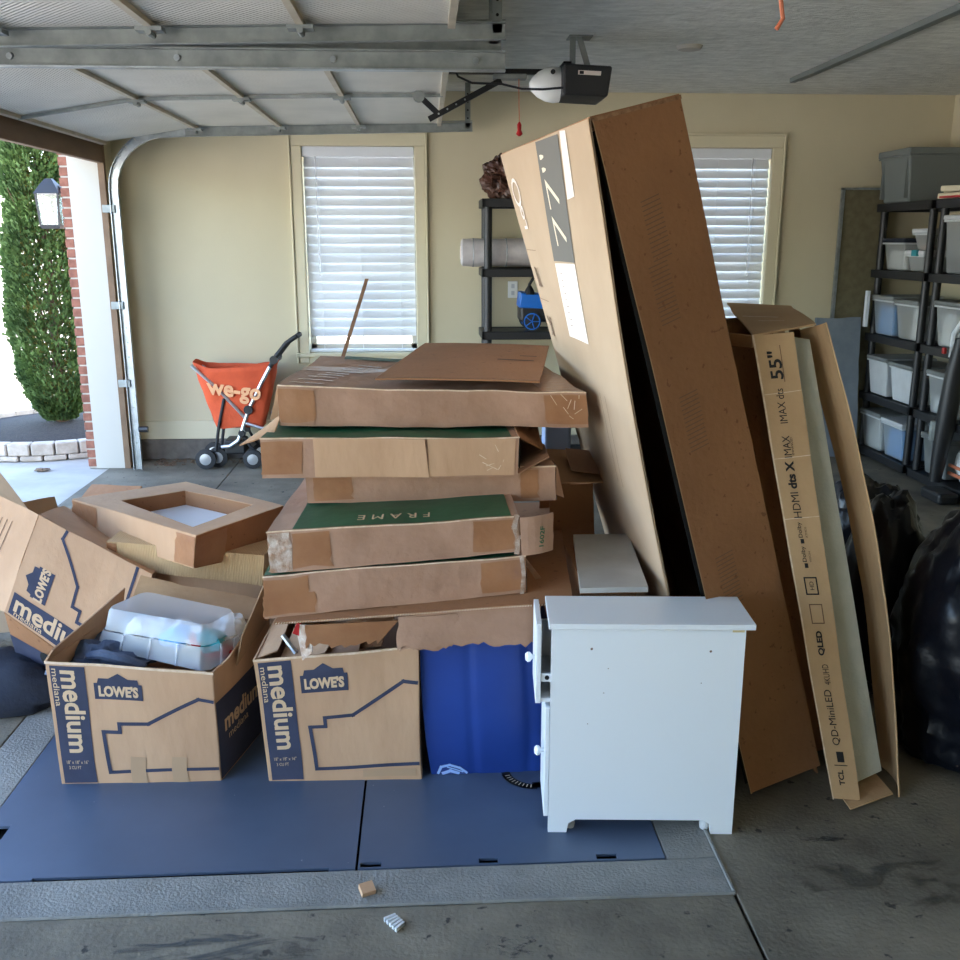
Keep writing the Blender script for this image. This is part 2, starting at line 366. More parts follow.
def patch(F, u0, u1, v0, v1, off=.0015, n=None, mb=None, skew=0, seed=None):
    n = n or (max(2, int((u1-u0)*14)), max(2, int((v1-v0)*8)))
    mb = mb or MB(); vs = []
    for j in range(n[1]+1):
        for i in range(n[0]+1):
            uu = u0+(u1-u0)*i/n[0]; vv = v0+(v1-v0)*j/n[1]
            if seed is not None:
                if i in (0, n[0]): uu += .006/F.du*mnoise.noise(V((vv*14, i, seed)))*2
                if j in (0, n[1]): vv += .004/F.dv*mnoise.noise(V((uu*14, j, seed)))*2
            vs.append(F.at(uu+skew*(vv-v0), vv, off))
    fs = [(j*(n[0]+1)+i, j*(n[0]+1)+i+1, (j+1)*(n[0]+1)+i+1, (j+1)*(n[0]+1)+i) for j in range(n[1]) for i in range(n[0])]
    mb.add(vs, fs); return mb
def line(F, pts, w, off=.0016, mb=None, closed=False):
    mb = mb or MB()
    if closed: pts = pts + [pts[0]]
    for (a, b) in zip(pts[:-1], pts[1:]):
        d = V(((b[0]-a[0])*F.du, (b[1]-a[1])*F.dv)); L = d.length
        if L < 1e-6: continue
        d /= L; nn = V((-d.y, d.x))*w/2; k = max(1, int(L/.03)); ex = w/2
        vs = []
        for i in range(k+1):
            t = -ex + (L+2*ex)*i/k
            for sg in (-1, 1):
                vs.append(F.at(a[0]+(d.x*t+sg*nn.x)/F.du, a[1]+(d.y*t+sg*nn.y)/F.dv, off))
        mb.add(vs, [(2*i, 2*i+1, 2*i+3, 2*i+2) for i in range(k)])
    return mb
TXT = {}
def text2d(st, bold=0.0):
    if (st, bold) in TXT: return TXT[(st, bold)]
    c = bpy.data.curves.new('t', 'FONT'); c.body = st; c.size = 1; c.align_x = 'CENTER'; c.align_y = 'CENTER'; c.offset = bold; c.resolution_u = 3
    o = bpy.data.objects.new('t', c); COL.objects.link(o); bpy.context.view_layer.update()
    dg = bpy.context.evaluated_depsgraph_get(); me = bpy.data.meshes.new_from_object(o.evaluated_get(dg))
    bm = bmesh.new(); bm.from_mesh(me); bmesh.ops.triangulate(bm, faces=bm.faces)
    for _ in range(2):
        es = [e for e in bm.edges if e.calc_length() > .25]
        if es: bmesh.ops.subdivide_edges(bm, edges=es, cuts=1); bmesh.ops.triangulate(bm, faces=bm.faces)
    vs = [(v.co.x, v.co.y) for v in bm.verts]; fs = [tuple(v.index for v in f.verts) for f in bm.faces]
    bm.free(); bpy.data.objects.remove(o); bpy.data.meshes.remove(me)
    xs = [v[0] for v in vs] or [0, 1]; ys = [v[1] for v in vs] or [0, 1]
    cx, cy = (min(xs)+max(xs))/2, (min(ys)+max(ys))/2
    vs = [(x-cx, y-cy) for x, y in vs]
    TXT[(st, bold)] = (vs, fs, max(xs)-min(xs), max(ys)-min(ys)); return TXT[(st, bold)]
def text(F, st, u, v, length, height, rot=0, off=.0024, mb=None, bold=.02, flip=1):
    """lettering fitted to a length x height (metres) rectangle centred at u,v and turned by rot degrees"""
    mb = mb or MB(); vs, fs, w, h = text2d(st, bold); a = math.radians(rot); ca, sa = math.cos(a), math.sin(a); out = []
    for x, y in vs:
        X = x/w*length*flip; Y_ = y/h*height
        out.append(F.at(u+(X*ca-Y_*sa)/F.du, v+(X*sa+Y_*ca)/F.dv, off))
    mb.add(out, fs); return mb
def poly(F, pts, off=.0015, mb=None):
    mb = mb or MB(); mb.add([F.at(u, v, off) for u, v in pts], [tuple(range(len(pts)))]); return mb
# ================================================================== ROOM
XL, XR, YB, YF, ZC = -2.15, 3.79, 7.10, -2.2, 2.58
# floor: slab sections with recessed joints
fl = sroot('floor')
JX, JY = .75, 2.035
def slabf(name, x0, x1, y0, y1, m, z=0, th=.1): return MB().box((x0,y0,z-th),(x1,y1,z)).build(name, m, fl, bevel=.003)
g = .004
slabf('concrete_slab', -2.27, JX-g, YF, JY-g, 'concrete'); slabf('concrete_slab', JX+g, XR, YF, YB, 'concrete')
slabf('concrete_slab', -2.27, -1.385, JY+g, YB, 'concrete'); slabf('concrete_slab', -1.38, JX-g, 3.6, YB, 'concrete')
slabf('concrete_band', -1.38, JX-g, JY+g, 2.176, 'band', .001); slabf('concrete_band', -1.38, -1.238, 2.178, 3.598, 'band', .001)
slabf('concrete_band', .614, JX-g, 2.178, 3.598, 'band', .001)
MB().box((-2.27,YF,-.25),(XR,YB,-.12)).build('joint_filler', 'hole', fl)
MB().tube([(-1.38,JY,.0),(-.2,JY+.003,.001),(JX,JY,.0)], .006, 6).build('joint_ridge', 'band', fl)
MB().tube([(JX,JY,.0),(JX,2.6,.001),(JX,3.6,0)], .005, 6).build('joint_ridge', 'band', fl)
MB().box((-1.24,2.176,-.1),(.616,3.6,-.03)).build('pit_bed', 'hole', fl)
# steel plates
def cutplate(name, x0, x1, y0, y1, holes, label):
    xs = sorted(set([x0,x1]+[h[0] for h in holes]+[h[1] for h in holes])); ys = sorted(set([y0,y1]+[h[2] for h in holes]+[h[3] for h in holes]))
    mb = MB()
    for a,b in zip(xs[:-1],xs[1:]):
        for c,d in zip(ys[:-1],ys[1:]):
            if any(h[0]<=a and b<=h[1] and h[2]<=c and d<=h[3] for h in holes): continue
            mb.box((a,c,-.006),(b,d,.002))
    o = mb.build(name, 'plate')
    bm = bmesh.new(); bm.from_mesh(o.data); bmesh.ops.remove_doubles(bm, verts=bm.verts, dist=1e-5); bm.to_mesh(o.data); bm.free()
    return tag(o, label, 'plate')
cutplate('steel_floor_plate', -1.235, -.202, 2.18, 3.595, [(-1.02,-.27,2.18,2.188),(-1.235,-1.17,2.36,2.42)], 'left blue-grey steel floor plate, under the two printed cardboard moving boxes')
cutplate('steel_floor_plate', -.195, .61, 2.18, 3.595, [(-.19,-.135,2.185,2.205),(.12,.17,2.185,2.205),(.43,.485,2.185,2.205)], 'right blue-grey steel floor plate, under the blue bag and white cabinet')
hm = MB()
for x in (-.165,.145,.455): hm.tube([(x-.02,2.194,-.008),(x,2.196,-.001),(x+.02,2.194,-.008)], .004, 6)
# driveway
dr = MB().box((-60,-60,-.3),(-2.276,80,-.005)).build('driveway', 'drive'); struct(dr)
for (x, y) in ((-5.3, 4), (-2.9, 5.2)): pass
gr2 = MB().box((-2.27,7.35,-.3),(60,80,-.01)).build('ground', 'drive'); struct(gr2)
# back wall with two window holes
def wall_x(name, y0, y1, x0, x1, z0, z1, holes, m='wall'):
    xs = sorted(set([x0,x1]+[h[0] for h in holes]+[h[1] for h in holes])); zs = sorted(set([z0,z1]+[h[2] for h in holes]+[h[3] for h in holes]))
    mb = MB()
    for a,b in zip(xs[:-1],xs[1:]):
        for c,d in zip(zs[:-1],zs[1:]):
            if any(h[0]<=a and b<=h[1] and h[2]<=c and d<=h[3] for h in holes): continue
            mb.box((a,y0,c),(b,y1,d))
    o = mb.build(name, m); bm = bmesh.new(); bm.from_mesh(o.data); bmesh.ops.remove_doubles(bm, verts=bm.verts, dist=1e-5); bm.to_mesh(o.data); bm.free(); return struct(o)
W1 = (-.85, -.065, .78, 2.215); W2 = (1.73, 2.49, .78, 2.215)
wall_x('wall_back', YB, YB+.2, XL-.2, XR+.2, 0, ZC+.4, [W1, W2])
struct(MB().box((XR,YF-.2,0),(XR+.2,YB,ZC+.4)).build('wall_right', 'wall'))
struct(MB().box((XL-.2,YF-.2,0),(XR,YF,ZC+.4)).build('wall_front', 'wall'))
# left wall: piers and header, two openings
def wl(y0,y1,z0,z1,mb): mb.box((XL-.2,y0,z0),(XL,y1,z1))
mb = MB(); wl(YF,-1.6,0,ZC+.4,mb); wl(3.46,3.86,0,ZC+.4,mb); wl(6.82,YB,0,ZC+.4,mb); wl(-1.6,3.46,2.2,ZC+.4,mb); wl(3.86,6.82,2.2,ZC+.4,mb)
struct(mb.build('wall_left', 'wall'))
struct(MB().box((XL-.2,YF-.2,ZC),(XR+.2,YB+.2,ZC+.06)).build('ceiling', 'ceil'))
struct(MB().box((XL-.5,YF-.5,ZC+.35),(XR+.5,YB+.5,ZC+.6)).build('roof', 'roofm'))  # unseen roof slab, added to block the sun and shade the driveway
struct(MB().box((XL-.01,YB-.03,0),(XR,YB,.15)).build('trim_1', 'sill', bevel=.004))
t_ = MB(); t_.box((XL,YB-.016,.15),(XR,YB,.285)); struct(t_.build('baseboard_back', 'trim', bevel=.004))
struct(MB().box((XR-.03,YF,0),(XR,YB-.03,.15)).build('trim_2', 'sill'))
struct(MB().box((XL-.012,6.84,.002),(XL+.012,YB-.03,.15)).build('trim_3', 'sill'))
# header trim and jambs
hd = MB(); hd.box((XL-.012,3.86,2.075),(XL+.035,6.82,2.205)); struct(hd.build('trim_4', 'wood', bevel=.003))
struct(MB().box((XL-.012,-1.6,2.075),(XL+.035,3.46,2.205)).build('trim_5', 'wood', bevel=.003))
struct(MB().box((XL-.205,6.8,0),(XL-.004,6.822,2.2)).build('trim_6', 'white_trim', bevel=.003))
struct(MB().box((XL-.004,6.79,0),(XL+.038,6.83,2.2)).build('trim_7', 'wood', bevel=.002))
struct(MB().box((XL-.23,3.86,2.16),(XL-.02,6.8,2.2)).build('trim_8', 'white_trim'))
# brick pier outside far jamb
bp_ = thing('brick_pier', 'narrow red brick pier outside the garage opening, behind the lantern', 'pier', (XL-.3,6.9,0))
MB().box((XL-.258,6.815,0),(XL-.206,7.28,2.5)).build('mortar', 'mortar', bp_)
rb = MB().box((-.029,-.055,-.0275),(.029,.055,.0275)); bme = None
k = 0
for i in range(37):
    z = .04+i*.066
    for row in range(4):
        y = 6.865+row*.118
        if y > 7.26: continue
        if bme is None: o = rb.build('brick', 'brick', None, bevel=.004); o.parent = bp_; bme = o
        else: o = bme.copy(); COL.objects.link(o); o.parent = bp_
        o.location = V((XL-.235-.002*(i%3), y, z)) - bp_.location
# windows
def window(n, w, blindlabel, wand_side):
    x0,x1,z0,z1 = w; r = sroot('window_%d'%n, ((x0+x1)/2, YB, z0)); y = YB
    c = .075
    def cas(a,b): MB().box(a,b).build('casing', 'trim', r, bevel=.006)
    cas((x0-c,y-.022,z1),(x1+c,y,z1+c+.01)); cas((x0-c,y-.022,z0-c),(x0,y,z1)); cas((x1,y-.022,z0-c),(x1+c,y,z1)); cas((x0-c-.02,y-.04,z0-.03),(x1+c+.02,y,z0)); cas((x0,y-.018,z0-c),(x1,y,z0-.03))
    def cb(a,b): MB().box(a,b).build('backband', 'trim', r, bevel=.004)
    cb((x0-c-.012,y-.034,z1+c+.008),(x1+c+.012,y,z1+c+.024)); cb((x0-c-.014,y-.034,z0-c),(x0-c,y,z1+c+.02)); cb((x1+c,y-.034,z0-c),(x1+c+.014,y,z1+c+.02))
    f = MB(); 
    f.box((x0,y+.12,z0),(x0+.04,y+.17,z1)); f.box((x1-.04,y+.12,z0),(x1,y+.17,z1)); f.box((x0,y+.12,z0),(x1,y+.17,z0+.05)); f.box((x0,y+.12,z1-.05),(x1,y+.17,z1)); f.box((x0,y+.11,(z0+z1)/2-.02),(x1,y+.17,(z0+z1)/2+.02))
    f.build('sash', 'white_trim', r)
    for (a,b) in ((z0+.05,(z0+z1)/2-.02),((z0+z1)/2+.02,z1-.05)):
        MB().box((x0+.04,y+.14,a),(x1-.04,y+.144,b)).build('pane', 'glass', r)
    bl = thing('window_blind', blindlabel, 'blind', ((x0+x1)/2, y+.03, z0), 'window blinds on the back wall')
    MB().box((x0+.004,y-.005,z1-.07),(x1-.004,y+.06,z1-.002)).build('headrail', 'blind', bl, bevel=.004)
    sl = None; n_ = int((z1-z0-.1)/.0685)
    R = Matrix.Rotation(math.radians(73), 3, 'X')
    for i in range(n_):
        z = z1-.105-i*.0655
        if z < z0+.03: break
        if sl is None:
            mbs = MB().obox((0,0,0), (x1-x0-.016, .071, .003), R)
            sl = mbs.build('slat', 'blind'); sl.parent = bl; o = sl
        else: o = sl.copy(); COL.objects.link(o); o.parent = bl
        o.location = V(((x0+x1)/2, y+.03, z)) - bl.location
    MB().box((x0+.008,y+.01,z0+.004),(x1-.008,y+.05,z0+.024)).build('bottom_rail', 'blind', bl, bevel=.003)
    for fx in (.14,.5,.86): MB().box((x0+(x1-x0)*fx-.0015,y+.008,z0+.02),(x0+(x1-x0)*fx+.0015,y+.012,z1-.07)).build('ladder_cord', 'blind', bl)
    wx = x0+(x1-x0)*wand_side
    MB().tube([(wx,y-.004,z1-.07),(wx+.004,y-.008,z0+.55)], .004, 6).build('tilt_wand', 'clear', bl)
window(1, W1, 'white slatted blind in the left window, above the taped box stack', .12)
window(2, W2, 'white slatted blind in the right window, partly behind the leaning brown box', .82)
# ================================================================== overhead doors
def sect_door(n, y0, y1, zz=0):
    r = sroot('door_%d'%n, (-1, (y0+y1)/2, 2.3))
    prof = [(.11,2.318),(-.41,2.311),(-.92,2.30),(-1.45,2.288),(-2.06,2.19)]
    for i,((xa,za),(xb,zb)) in enumerate(zip(prof[:-1],prof[1:])):
        t = (V((xb,0,zb))-V((xa,0,za))).normalized(); up = V((0,1,0)).cross(t); up = up if up.z > 0 else -up
        a = V((xa,0,za))+t*.006; b = V((xb,0,zb))-t*.006
        q = [V((a.x,y0,a.z)),V((b.x,y0,b.z)),V((b.x,y1,b.z)),V((a.x,y1,a.z))]
        mb = MB(); mb.hexa(q+[p+up*.04 for p in q]); mb.build('door_panel', 'dpanel', r)
        # raised pressed fields on the inside skin
        ny = 4 if y1-y0 < 3 else 8
        for j in range(ny):
            ya = y0+.07+(y1-y0-.08)*j/ny; yb_ = y0+(y1-y0-.08)*(j+1)/ny
            a2 = a+t*.07; b2 = b-t*.07
            continue
            qq = [V((a2.x,ya,a2.z)),V((b2.x,ya,b2.z)),V((b2.x,yb_,b2.z)),V((a2.x,yb_,a2.z))]
            MB().hexa([p-up*.004 for p in qq]+[p+up*.001 for p in qq]).build('pressed_field', 'dpanel', r)
        MB().bar((a.x,y0,a.z-.008),(a.x,y1,a.z-.008),.026,.02).build('section_rail','drail',r)
        if i == 3: MB().bar((b.x,y0,b.z-.005),(b.x,y1,b.z-.005),.04,.02).build('bottom_rail','drail',r)
        for yy in ((y0+y1)/2,):
            MB().bar((a.x,yy,a.z-.012),(b.x,yy,b.z-.012),.02,.016).build('centre_stile','galvd',r)
        if i > 0:
            for yy in ([y0+.05,(y0+y1)/2,y1-.05]):
                h = MB().box((a.x-.045,yy-.03,a.z-.03),(a.x+.045,yy+.03,a.z-.016)); h.tube([(a.x,yy-.035,a.z-.035),(a.x,yy+.035,a.z-.035)],.012,8); h.build('hinge','galvd',r)
    MB().tube([(-1.2,y0+.09,2.27),(-1.2,y0+.09,2.24),(-1.05,y0+.09,2.24),(-1.05,y0+.09,2.27)],.006,6).build('lift_handle','galvd',r)
    return r
sect_door(1, 3.96, 6.64); sect_door(2, -1.5, 3.66)
def track(label, y, x_end, face, vert=True, dbl=False):
    tk = thing('door_track', label, 'track', (XL+.15, y, 0), 'overhead door tracks')
    def cch(pts, w=.028, hgt=.055):
        mb = MB()
        for a,b in zip(pts[:-1],pts[1:]): 
            a=V(a); b=V(b); t=(b-a).normalized(); up=V((0,1,0)).cross(t).normalized()
            if up.z<0 or (abs(up.z)<.3 and up.x<0): up=-up
            mb.bar(a,b,.004,hgt,up); mb.bar(a+up*hgt/2-V((0,face*w/2,0)),b+up*hgt/2-V((0,face*w/2,0)),w,.004,up); mb.bar(a-up*hgt/2-V((0,face*w/2,0)),b-up*hgt/2-V((0,face*w/2,0)),w,.004,up)
        return mb
    xv = XL+.115
    cch([(-1.55,y,2.262),(x_end,y,2.305)]).build('horizontal_rail','galvd',tk)
    arc = [(xv+.38*(1-math.cos(a))+0, y, 1.90+.36*math.sin(a)) for a in [PI/2*i/8 for i in range(9)]]
    arc[-1] = (-1.55,y,2.262)
    cch(arc).build('curved_rail','galv',tk)
    cch([(xv,y,.01),(xv,y,1.90)]).build('vertical_rail','galv',tk)
    for z in (.62,1.15,1.78):
        MB().box((XL+.03,y-.02,z-.025),(xv-.004,y+.0,z+.025)).build('wall_bracket','galvd',tk,bevel=.003)
    for z in (.2,.45,.8,.9,1.0): MB().tube([(xv,y-.005,z),(xv,y+.008,z)],.007,6).build('bolt','galvd',tk)
    # hanger
    hx = x_end-.03
    MB().bar((hx,y+.0,2.30),(hx,y+.0,ZC),.035,.004,(0,1,0)).build('hanger','galvd',tk)
    MB().bar((x_end-.5,y+.02,2.335),(x_end,y+.02,2.345),.03,.004).build('angle_iron','galvd',tk)
    for k in range(4): MB().tube([(hx,y-.004,2.36+k*.05),(hx,y+.006,2.36+k*.05)],.006,6).build('hanger_hole','hole',tk)
    if vert: MB().tube([(xv+.03,y-.02,.30),(xv+.09,y-.02,.30)],.02,8).build('bottom_roller','black',tk)
    return tk
track('far galvanised door track curving up beside the cream back wall', 6.72, .325, 1)
track('galvanised door track overhead, lower of the two side by side', 3.92, .30, -1)
track('galvanised door track overhead, upper of the two side by side', 3.72, .30, 1)
rb_ = thing('steel_strut', 'long grey steel reinforcing strut between the two overhead doors', 'strut', (-.9,3.9,2.2))
MB().box((-2.1,3.86,2.195),(.31,3.875,2.262)).build('strut_web','galvd',rb_); MB().box((-2.1,3.835,2.192),(.31,3.875,2.198)).build('strut_flange','galv',rb_); MB().box((-2.1,3.835,2.258),(.31,3.875,2.264)).build('strut_flange','galvd',rb_)
for x in (-1.5,-.9,-.33,.2): MB().tube([(x,3.85,2.23),(x,3.862,2.23)],.012,8).build('bolt','galv',rb_)
# ================================================================== door opener
op = thing('garage_door_opener', 'black and white overhead door opener hung from the ceiling', 'opener', (.75,5.2,2.35))
Block([V(p) for p in ((.70,5.08,2.285),(.925,5.08,2.275),(.945,5.08,2.42),(.70,5.08,2.43),(.70,5.4,2.285),(.925,5.4,2.275),(.945,5.4,2.42),(.70,5.4,2.43))],.0).mesh((1,1,1)).build('motor_housing','black',op,bevel=.012)
lm = MB()
lm.lathe((.70,5.24,2.352),[(.085,.0),(.088,-.03),(.082,-.07),(.062,-.11),(.035,-.14),(.01,-.155)],20,'x'); lm.build('light_lens','lens',op,smooth=True)
MB().box((.70,5.09,2.43),(.74,5.4,2.44)).build('lid_seam','blackm',op)
MB().tube([(.655,5.14,2.40),(.655,5.150,2.40)],.012,10).build('learn_button','black',op)
MB().box((-1.9,5.225,2.40),(.95,5.26,2.425)).build('rail','blackm',op)
tr_ = MB().box((.36,5.21,2.375),(.53,5.275,2.40)); tr_.build('trolley','galvd',op,bevel=.004)
am = MB(); am.bar((.03,5.23,2.18),(.40,5.23,2.37),.02,.028); am.build('door_arm','blackm',op)
MB().bar((.08,5.23,2.205),(-.01,5.23,2.285),.018,.028).build('door_arm','blackm',op)
for k in range(4): MB().tube([(.08+k*.045,5.215,2.206+k*.0231),(.08+k*.045,5.222,2.206+k*.0231)],.005,6).build('arm_hole','galv',op)
MB().lathe((-.02,5.22,2.29),[(.03,0),(.03,.02)],14,'y').build('door_bracket','galvd',op)
cpts=[(.15,5.2,2.44),(.18,5.19,2.38),(.25,5.19,2.35),(.40,5.18,2.345),(.50,5.16,2.32),(.60,5.10,2.31),(.70,5.07,2.315)]
MB().tube(cpts,.006,6).build('power_cord','black',op,smooth=True)
br = MB(); br.bar((.76,5.2,2.43),(.76,5.2,ZC),.03,.004,(0,1,0)); br.bar((.84,5.2,2.43),(.79,5.2,ZC),.03,.004,(0,1,0)); br.box((.72,5.18,2.43),(.90,5.22,2.436)); br.box((.74,5.18,ZC-.006),(.86,5.3,ZC)); br.build('ceiling_bracket','galvd',op)
Fo = QF([(.70,5.079,2.285),(.925,5.079,2.275),(.945,5.079,2.42),(.70,5.079,2.43)],0)
patch(Fo,.30,.78,.66,.80,.001).build('badge','labelw',op); text(Fo,'LiftMaster',.56,.73,.085,.014,0,.002).build('lettering','ink',op) if False else None
patch(Fo,.33,.42,.68,.78,.0015).build('badge_mark','ink',op)
rh = thing('release_rope', 'thin cord with a red pull handle below the opener rail', 'cord', (.49,5.2,2.11))
MB().tube([(.49,5.22,2.38),(.492,5.22,2.25),(.495,5.22,2.16)],.0025,6).build('cord','cordp',rh); MB().lathe((.495,5.22,2.10),[(.004,.07),(.012,.055),(.010,.03),(.018,.01),(.006,0)],10).build('pull_handle','red',rh,smooth=True)
tag(MB().tube([(.90,2.6,2.55),(.903,2.6,2.35),(.893,2.6,2.24),(.90,2.6,2.20),(.915,2.6,2.125),(.90,2.6,2.10)],.006,8).build('hanging_cord','cordp',smooth=True),'short orange cord end hanging from the ceiling near the camera','cord')
fx = thing('ceiling_strip', 'long pale surface strip fixed to the ceiling at upper right', 'strip', (2.45,5.2,2.56))
MB().box((2.33,2.2,2.55),(2.37,6.42,2.58)).build('channel','greytote',fx,bevel=.004); MB().box((2.37,2.2,2.56),(2.41,6.42,2.58)).build('cover','bin_grey',fx,bevel=.004)
tag(MB().lathe((1.42,5.44,2.58),[(.02,-.022),(.06,-.018),(.07,0)],20).build('ceiling_cap','white_trim',smooth=True),'small round white cap on the ceiling right of the opener','cap')
# ================================================================== outdoors
ln = thing('wall_lantern', 'black wall lantern with clear panes on the brick pier', 'lantern', (-2.55,7.0,1.8))
cx,cy = -2.545,6.98
def frus(z0,h0,z1,h1): return MB().hexa([V((cx-h0,cy-h0,z0)),V((cx+h0,cy-h0,z0)),V((cx+h1,cy-h1,z1)),V((cx-h1,cy-h1,z1)),V((cx-h0,cy+h0,z0)),V((cx+h0,cy+h0,z0)),V((cx+h1,cy+h1,z1)),V((cx-h1,cy+h1,z1))])
mb = frus(1.885,.085,1.945,.05); mb.add(frus(1.945,.05,1.985,.02).v,[(0,1,2,3),(5,4,7,6),(4,0,3,7),(1,5,6,2),(3,2,6,7),(4,5,1,0)]); mb.build('roof','black',ln)
frus(1.655,.062,1.68,.068).build('base','black',ln)
for sx in (-1,1):
    for sy in (-1,1): MB().bar((cx+sx*.062,cy+sy*.062,1.67),(cx+sx*.074,cy+sy*.074,1.89),.012,.012,(0,1,0)).build('post','black',ln)
for (ax,ay),(bx_,by_) in (((-1,-1),(1,-1)),((1,-1),(1,1)),((1,1),(-1,1)),((-1,1),(-1,-1))):
    c=[V((cx+ax*.06,cy+ay*.06,1.68)),V((cx+bx_*.06,cy+by_*.06,1.68)),V((cx+bx_*.072,cy+by_*.072,1.885)),V((cx+ax*.072,cy+ay*.072,1.885))]
    sheet(QF(c,0),.002,(1,1)).build('pane','glass',ln)
MB().tube([(cx,cy,1.68),(cx,cy,1.76)],.014,8).build('candle','white',ln)
MB().tube([(cx+.05,cy,1.93),(cx+.13,cy,1.86),(cx+.17,cy,1.80)],.012,8).build('wall_arm','black',ln)
tc = V((-2.99,7.95,0))
# planter
pl = thing('planter_ring', 'curved planter edge of stacked pale blocks around the tree', 'planter', (tc.x,tc.y,0))
bl0 = None
for row in (0,1):
    R_ = .86-row*.0; nb = 34
    for i in range(nb):
        a = 2*PI*(i+.5*row)/nb
        x,y = tc.x+R_*math.cos(a), tc.y+R_*math.sin(a)
        if x > -2.46: continue
        z = .02 if row==0 else .087
        mb = MB().box((-.052,-.077,-.0195 if row==0 else -.045),(.052,.077,.0195 if row==0 else .045))
        o = mb.build('block','block'); o.modifiers.new('b','BEVEL').width=.008; o.parent=pl; o.location=V((x,y,z))-pl.location; o.rotation_euler=(0,0,a+random.Random(i).uniform(-.04,.04))
mb = MB(); mb.lathe((tc.x,tc.y,0),[(.80,-.0),(.80,.09),(.5,.12),(.15,.14),(.02,.14)],32); mb.build('mulch','mulch',pl,smooth=True,kind='stuff')
tr = thing('arborvitae', 'tall narrow green evergreen tree in the block planter outside', 'tree', tc)
MB().tube([tc+V((0,0,.1)),tc+V((.02,0,1.2)),tc+V((0,.02,3.2))],[.05,.035,.01],8).build('trunk','bark',tr,smooth=True)
rnd = random.Random(5)
for i in range(16):
    z = .35+i*.17; a = i*2.4; MB().tube([tc+V((0,0,z)),tc+V((.16*math.cos(a),.16*math.sin(a),z+.14)),tc+V((.28*math.cos(a),.28*math.sin(a),z+.42))],[.014,.009,.004],5).build('branch','bark',tr)
def sprays(n, rmul, seed, zmin=.15):
    rnd = random.Random(seed); mb = MB()
    for i in range(n):
        z = zmin + (3.3-zmin)*rnd.random()
        prof = .315*min(1,(z-.08)*2.2)**.6*(1-max(0,(z-1.4))/3.6)
        a = rnd.uniform(0,2*PI); lump = 1+.22*mnoise.noise(V((math.cos(a)*1.6,math.sin(a)*1.6,z*2.6)))+.1*mnoise.noise(V((math.cos(a)*4,math.sin(a)*4,z*7)))
        r = prof*lump*rmul*(.48+.52*rnd.random()**.5)
        p = tc+V((r*math.cos(a),r*math.sin(a),z))
        out = V((math.cos(a),math.sin(a),rnd.uniform(.5,2.0))).normalized()
        side = out.cross(V((rnd.uniform(-1,1),rnd.uniform(-1,1),rnd.uniform(-.5,.5)))).normalized()
        L = rnd.uniform(.028,.06); w = L*.24
        mid = p+out*L*.5
        mb.add([p,mid+side*w,p+out*L,mid-side*w],[(0,1,2,3)])
        q = p+out*L*.3+side*w*.4
        mb.add([q,q+(out+side).normalized()*L*.5,q+out*L*.25],[(0,1,2)])
        q = p+out*L*.3-side*w*.4
        mb.add([q,q+out*L*.25,q+(out-side).normalized()*L*.5],[(0,1,2)])
    return mb
sprays(30000,1.0,3).build('foliage','leaf',tr,kind='stuff'); sprays(6000,.55,9).build('sunlit_foliage','leaf2',tr,kind='stuff')  # inner sprays coloured yellow as if lit by the sun
tag(MB().blob((-2.72,6.75,.006),(.05,.03,.012),.3,3,2,(10,6),0).build('dead_leaf','dirt'),'small dry leaf on the driveway before the planter','leaf')
# ================================================================== stroller cart
st = thing('folding_stroller', 'folding stroller with orange canvas basket and black handle against the back wall', 'stroller', (-1.35,6.85,0))
YN, YR = 6.74, 6.98
def wheel(x,y,r):
    w = MB().lathe((x,y-.018,r),[(r*.72,0),(r,.004),(r,.032),(r*.72,.036)],20,'y'); o=w.build('wheel','rubber',st,smooth=True)
    MB().lathe((x,y-.021,r),[(.012,0),(r*.70,.004),(r*.70,.036)],16,'y').build('hub','silver',o,smooth=True)
for x,y,r in ((-1.57,YN,.072),(-1.50,YN+.06,.072),(-1.24,YN,.068),(-1.56,YR,.072),(-1.22,YR,.068)): wheel(x,y,r)
for y in (YN+.02, YR-.02):
    nm = 'frame_tube'
    MB().tube([(-1.46,y,.155),(-1.40,y,.16),(-1.34,y,.20),(-1.31,y,.27),(-1.255,y,.42),(-1.16,y,.60),(-1.08,y,.74)],.014,8).build(nm,'silver',st,smooth=True)
    MB().tube([(-1.28,y,.36),(-1.45,y,.56),(-1.63,y,.735)],.012,8).build(nm,'silver',st,smooth=True)
    MB().tube([(-1.09,y,.72),(-1.04,y,.80),(-.97,y,.885),(-.90,y,.93)],.016,8).build('handle_tube','rubber',st,smooth=True)
    MB().tube([(-1.50,y,.13),(-1.47,y,.30),(-1.42,y,.50)],.011,8).build('strut','rubber',st)
    MB().tube([(-1.32,y,.28),(-1.26,y,.16),(-1.20,y,.10)],.010,8).build('strut','rubber',st)
    MB().tube([(-1.12,y,.30),(-1.07,y,.20),(-1.02,y,.12)],.010,8).build('strut','rubber',st)
    MB().lathe((-1.255,y-.02,.42),[(.03,0),(.034,.01),(.03,.03)],14,'y').build('hinge_joint','black',st)
    MB().lathe((-1.31,y-.02,.25),[(.022,0),(.026,.01),(.02,.03)],14,'y').build('hinge_joint','black',st)
    MB().lathe((-1.06,y-.02,.77),[(.028,0),(.03,.01),(.028,.03)],14,'y').build('hinge_joint','black',st)
MB().tube([(-.90,YN+.02,.93),(-.885,(YN+YR)/2,.935),(-.90,YR-.02,.93)],.016,8).build('handle_tube','rubber',st,smooth=True)
MB().tube([(-1.30,YN+.02,.33),(-1.1,YN,.27),(-1.02,YN+.1,.32),(-1.12,YN+.15,.38)],.011,8).build('frame_tube','silver',st,smooth=True)
MB().box((-1.44,YN+.03,.10),(-1.30,YR-.04,.20)).build('axle_block','black',st,bevel=.01)
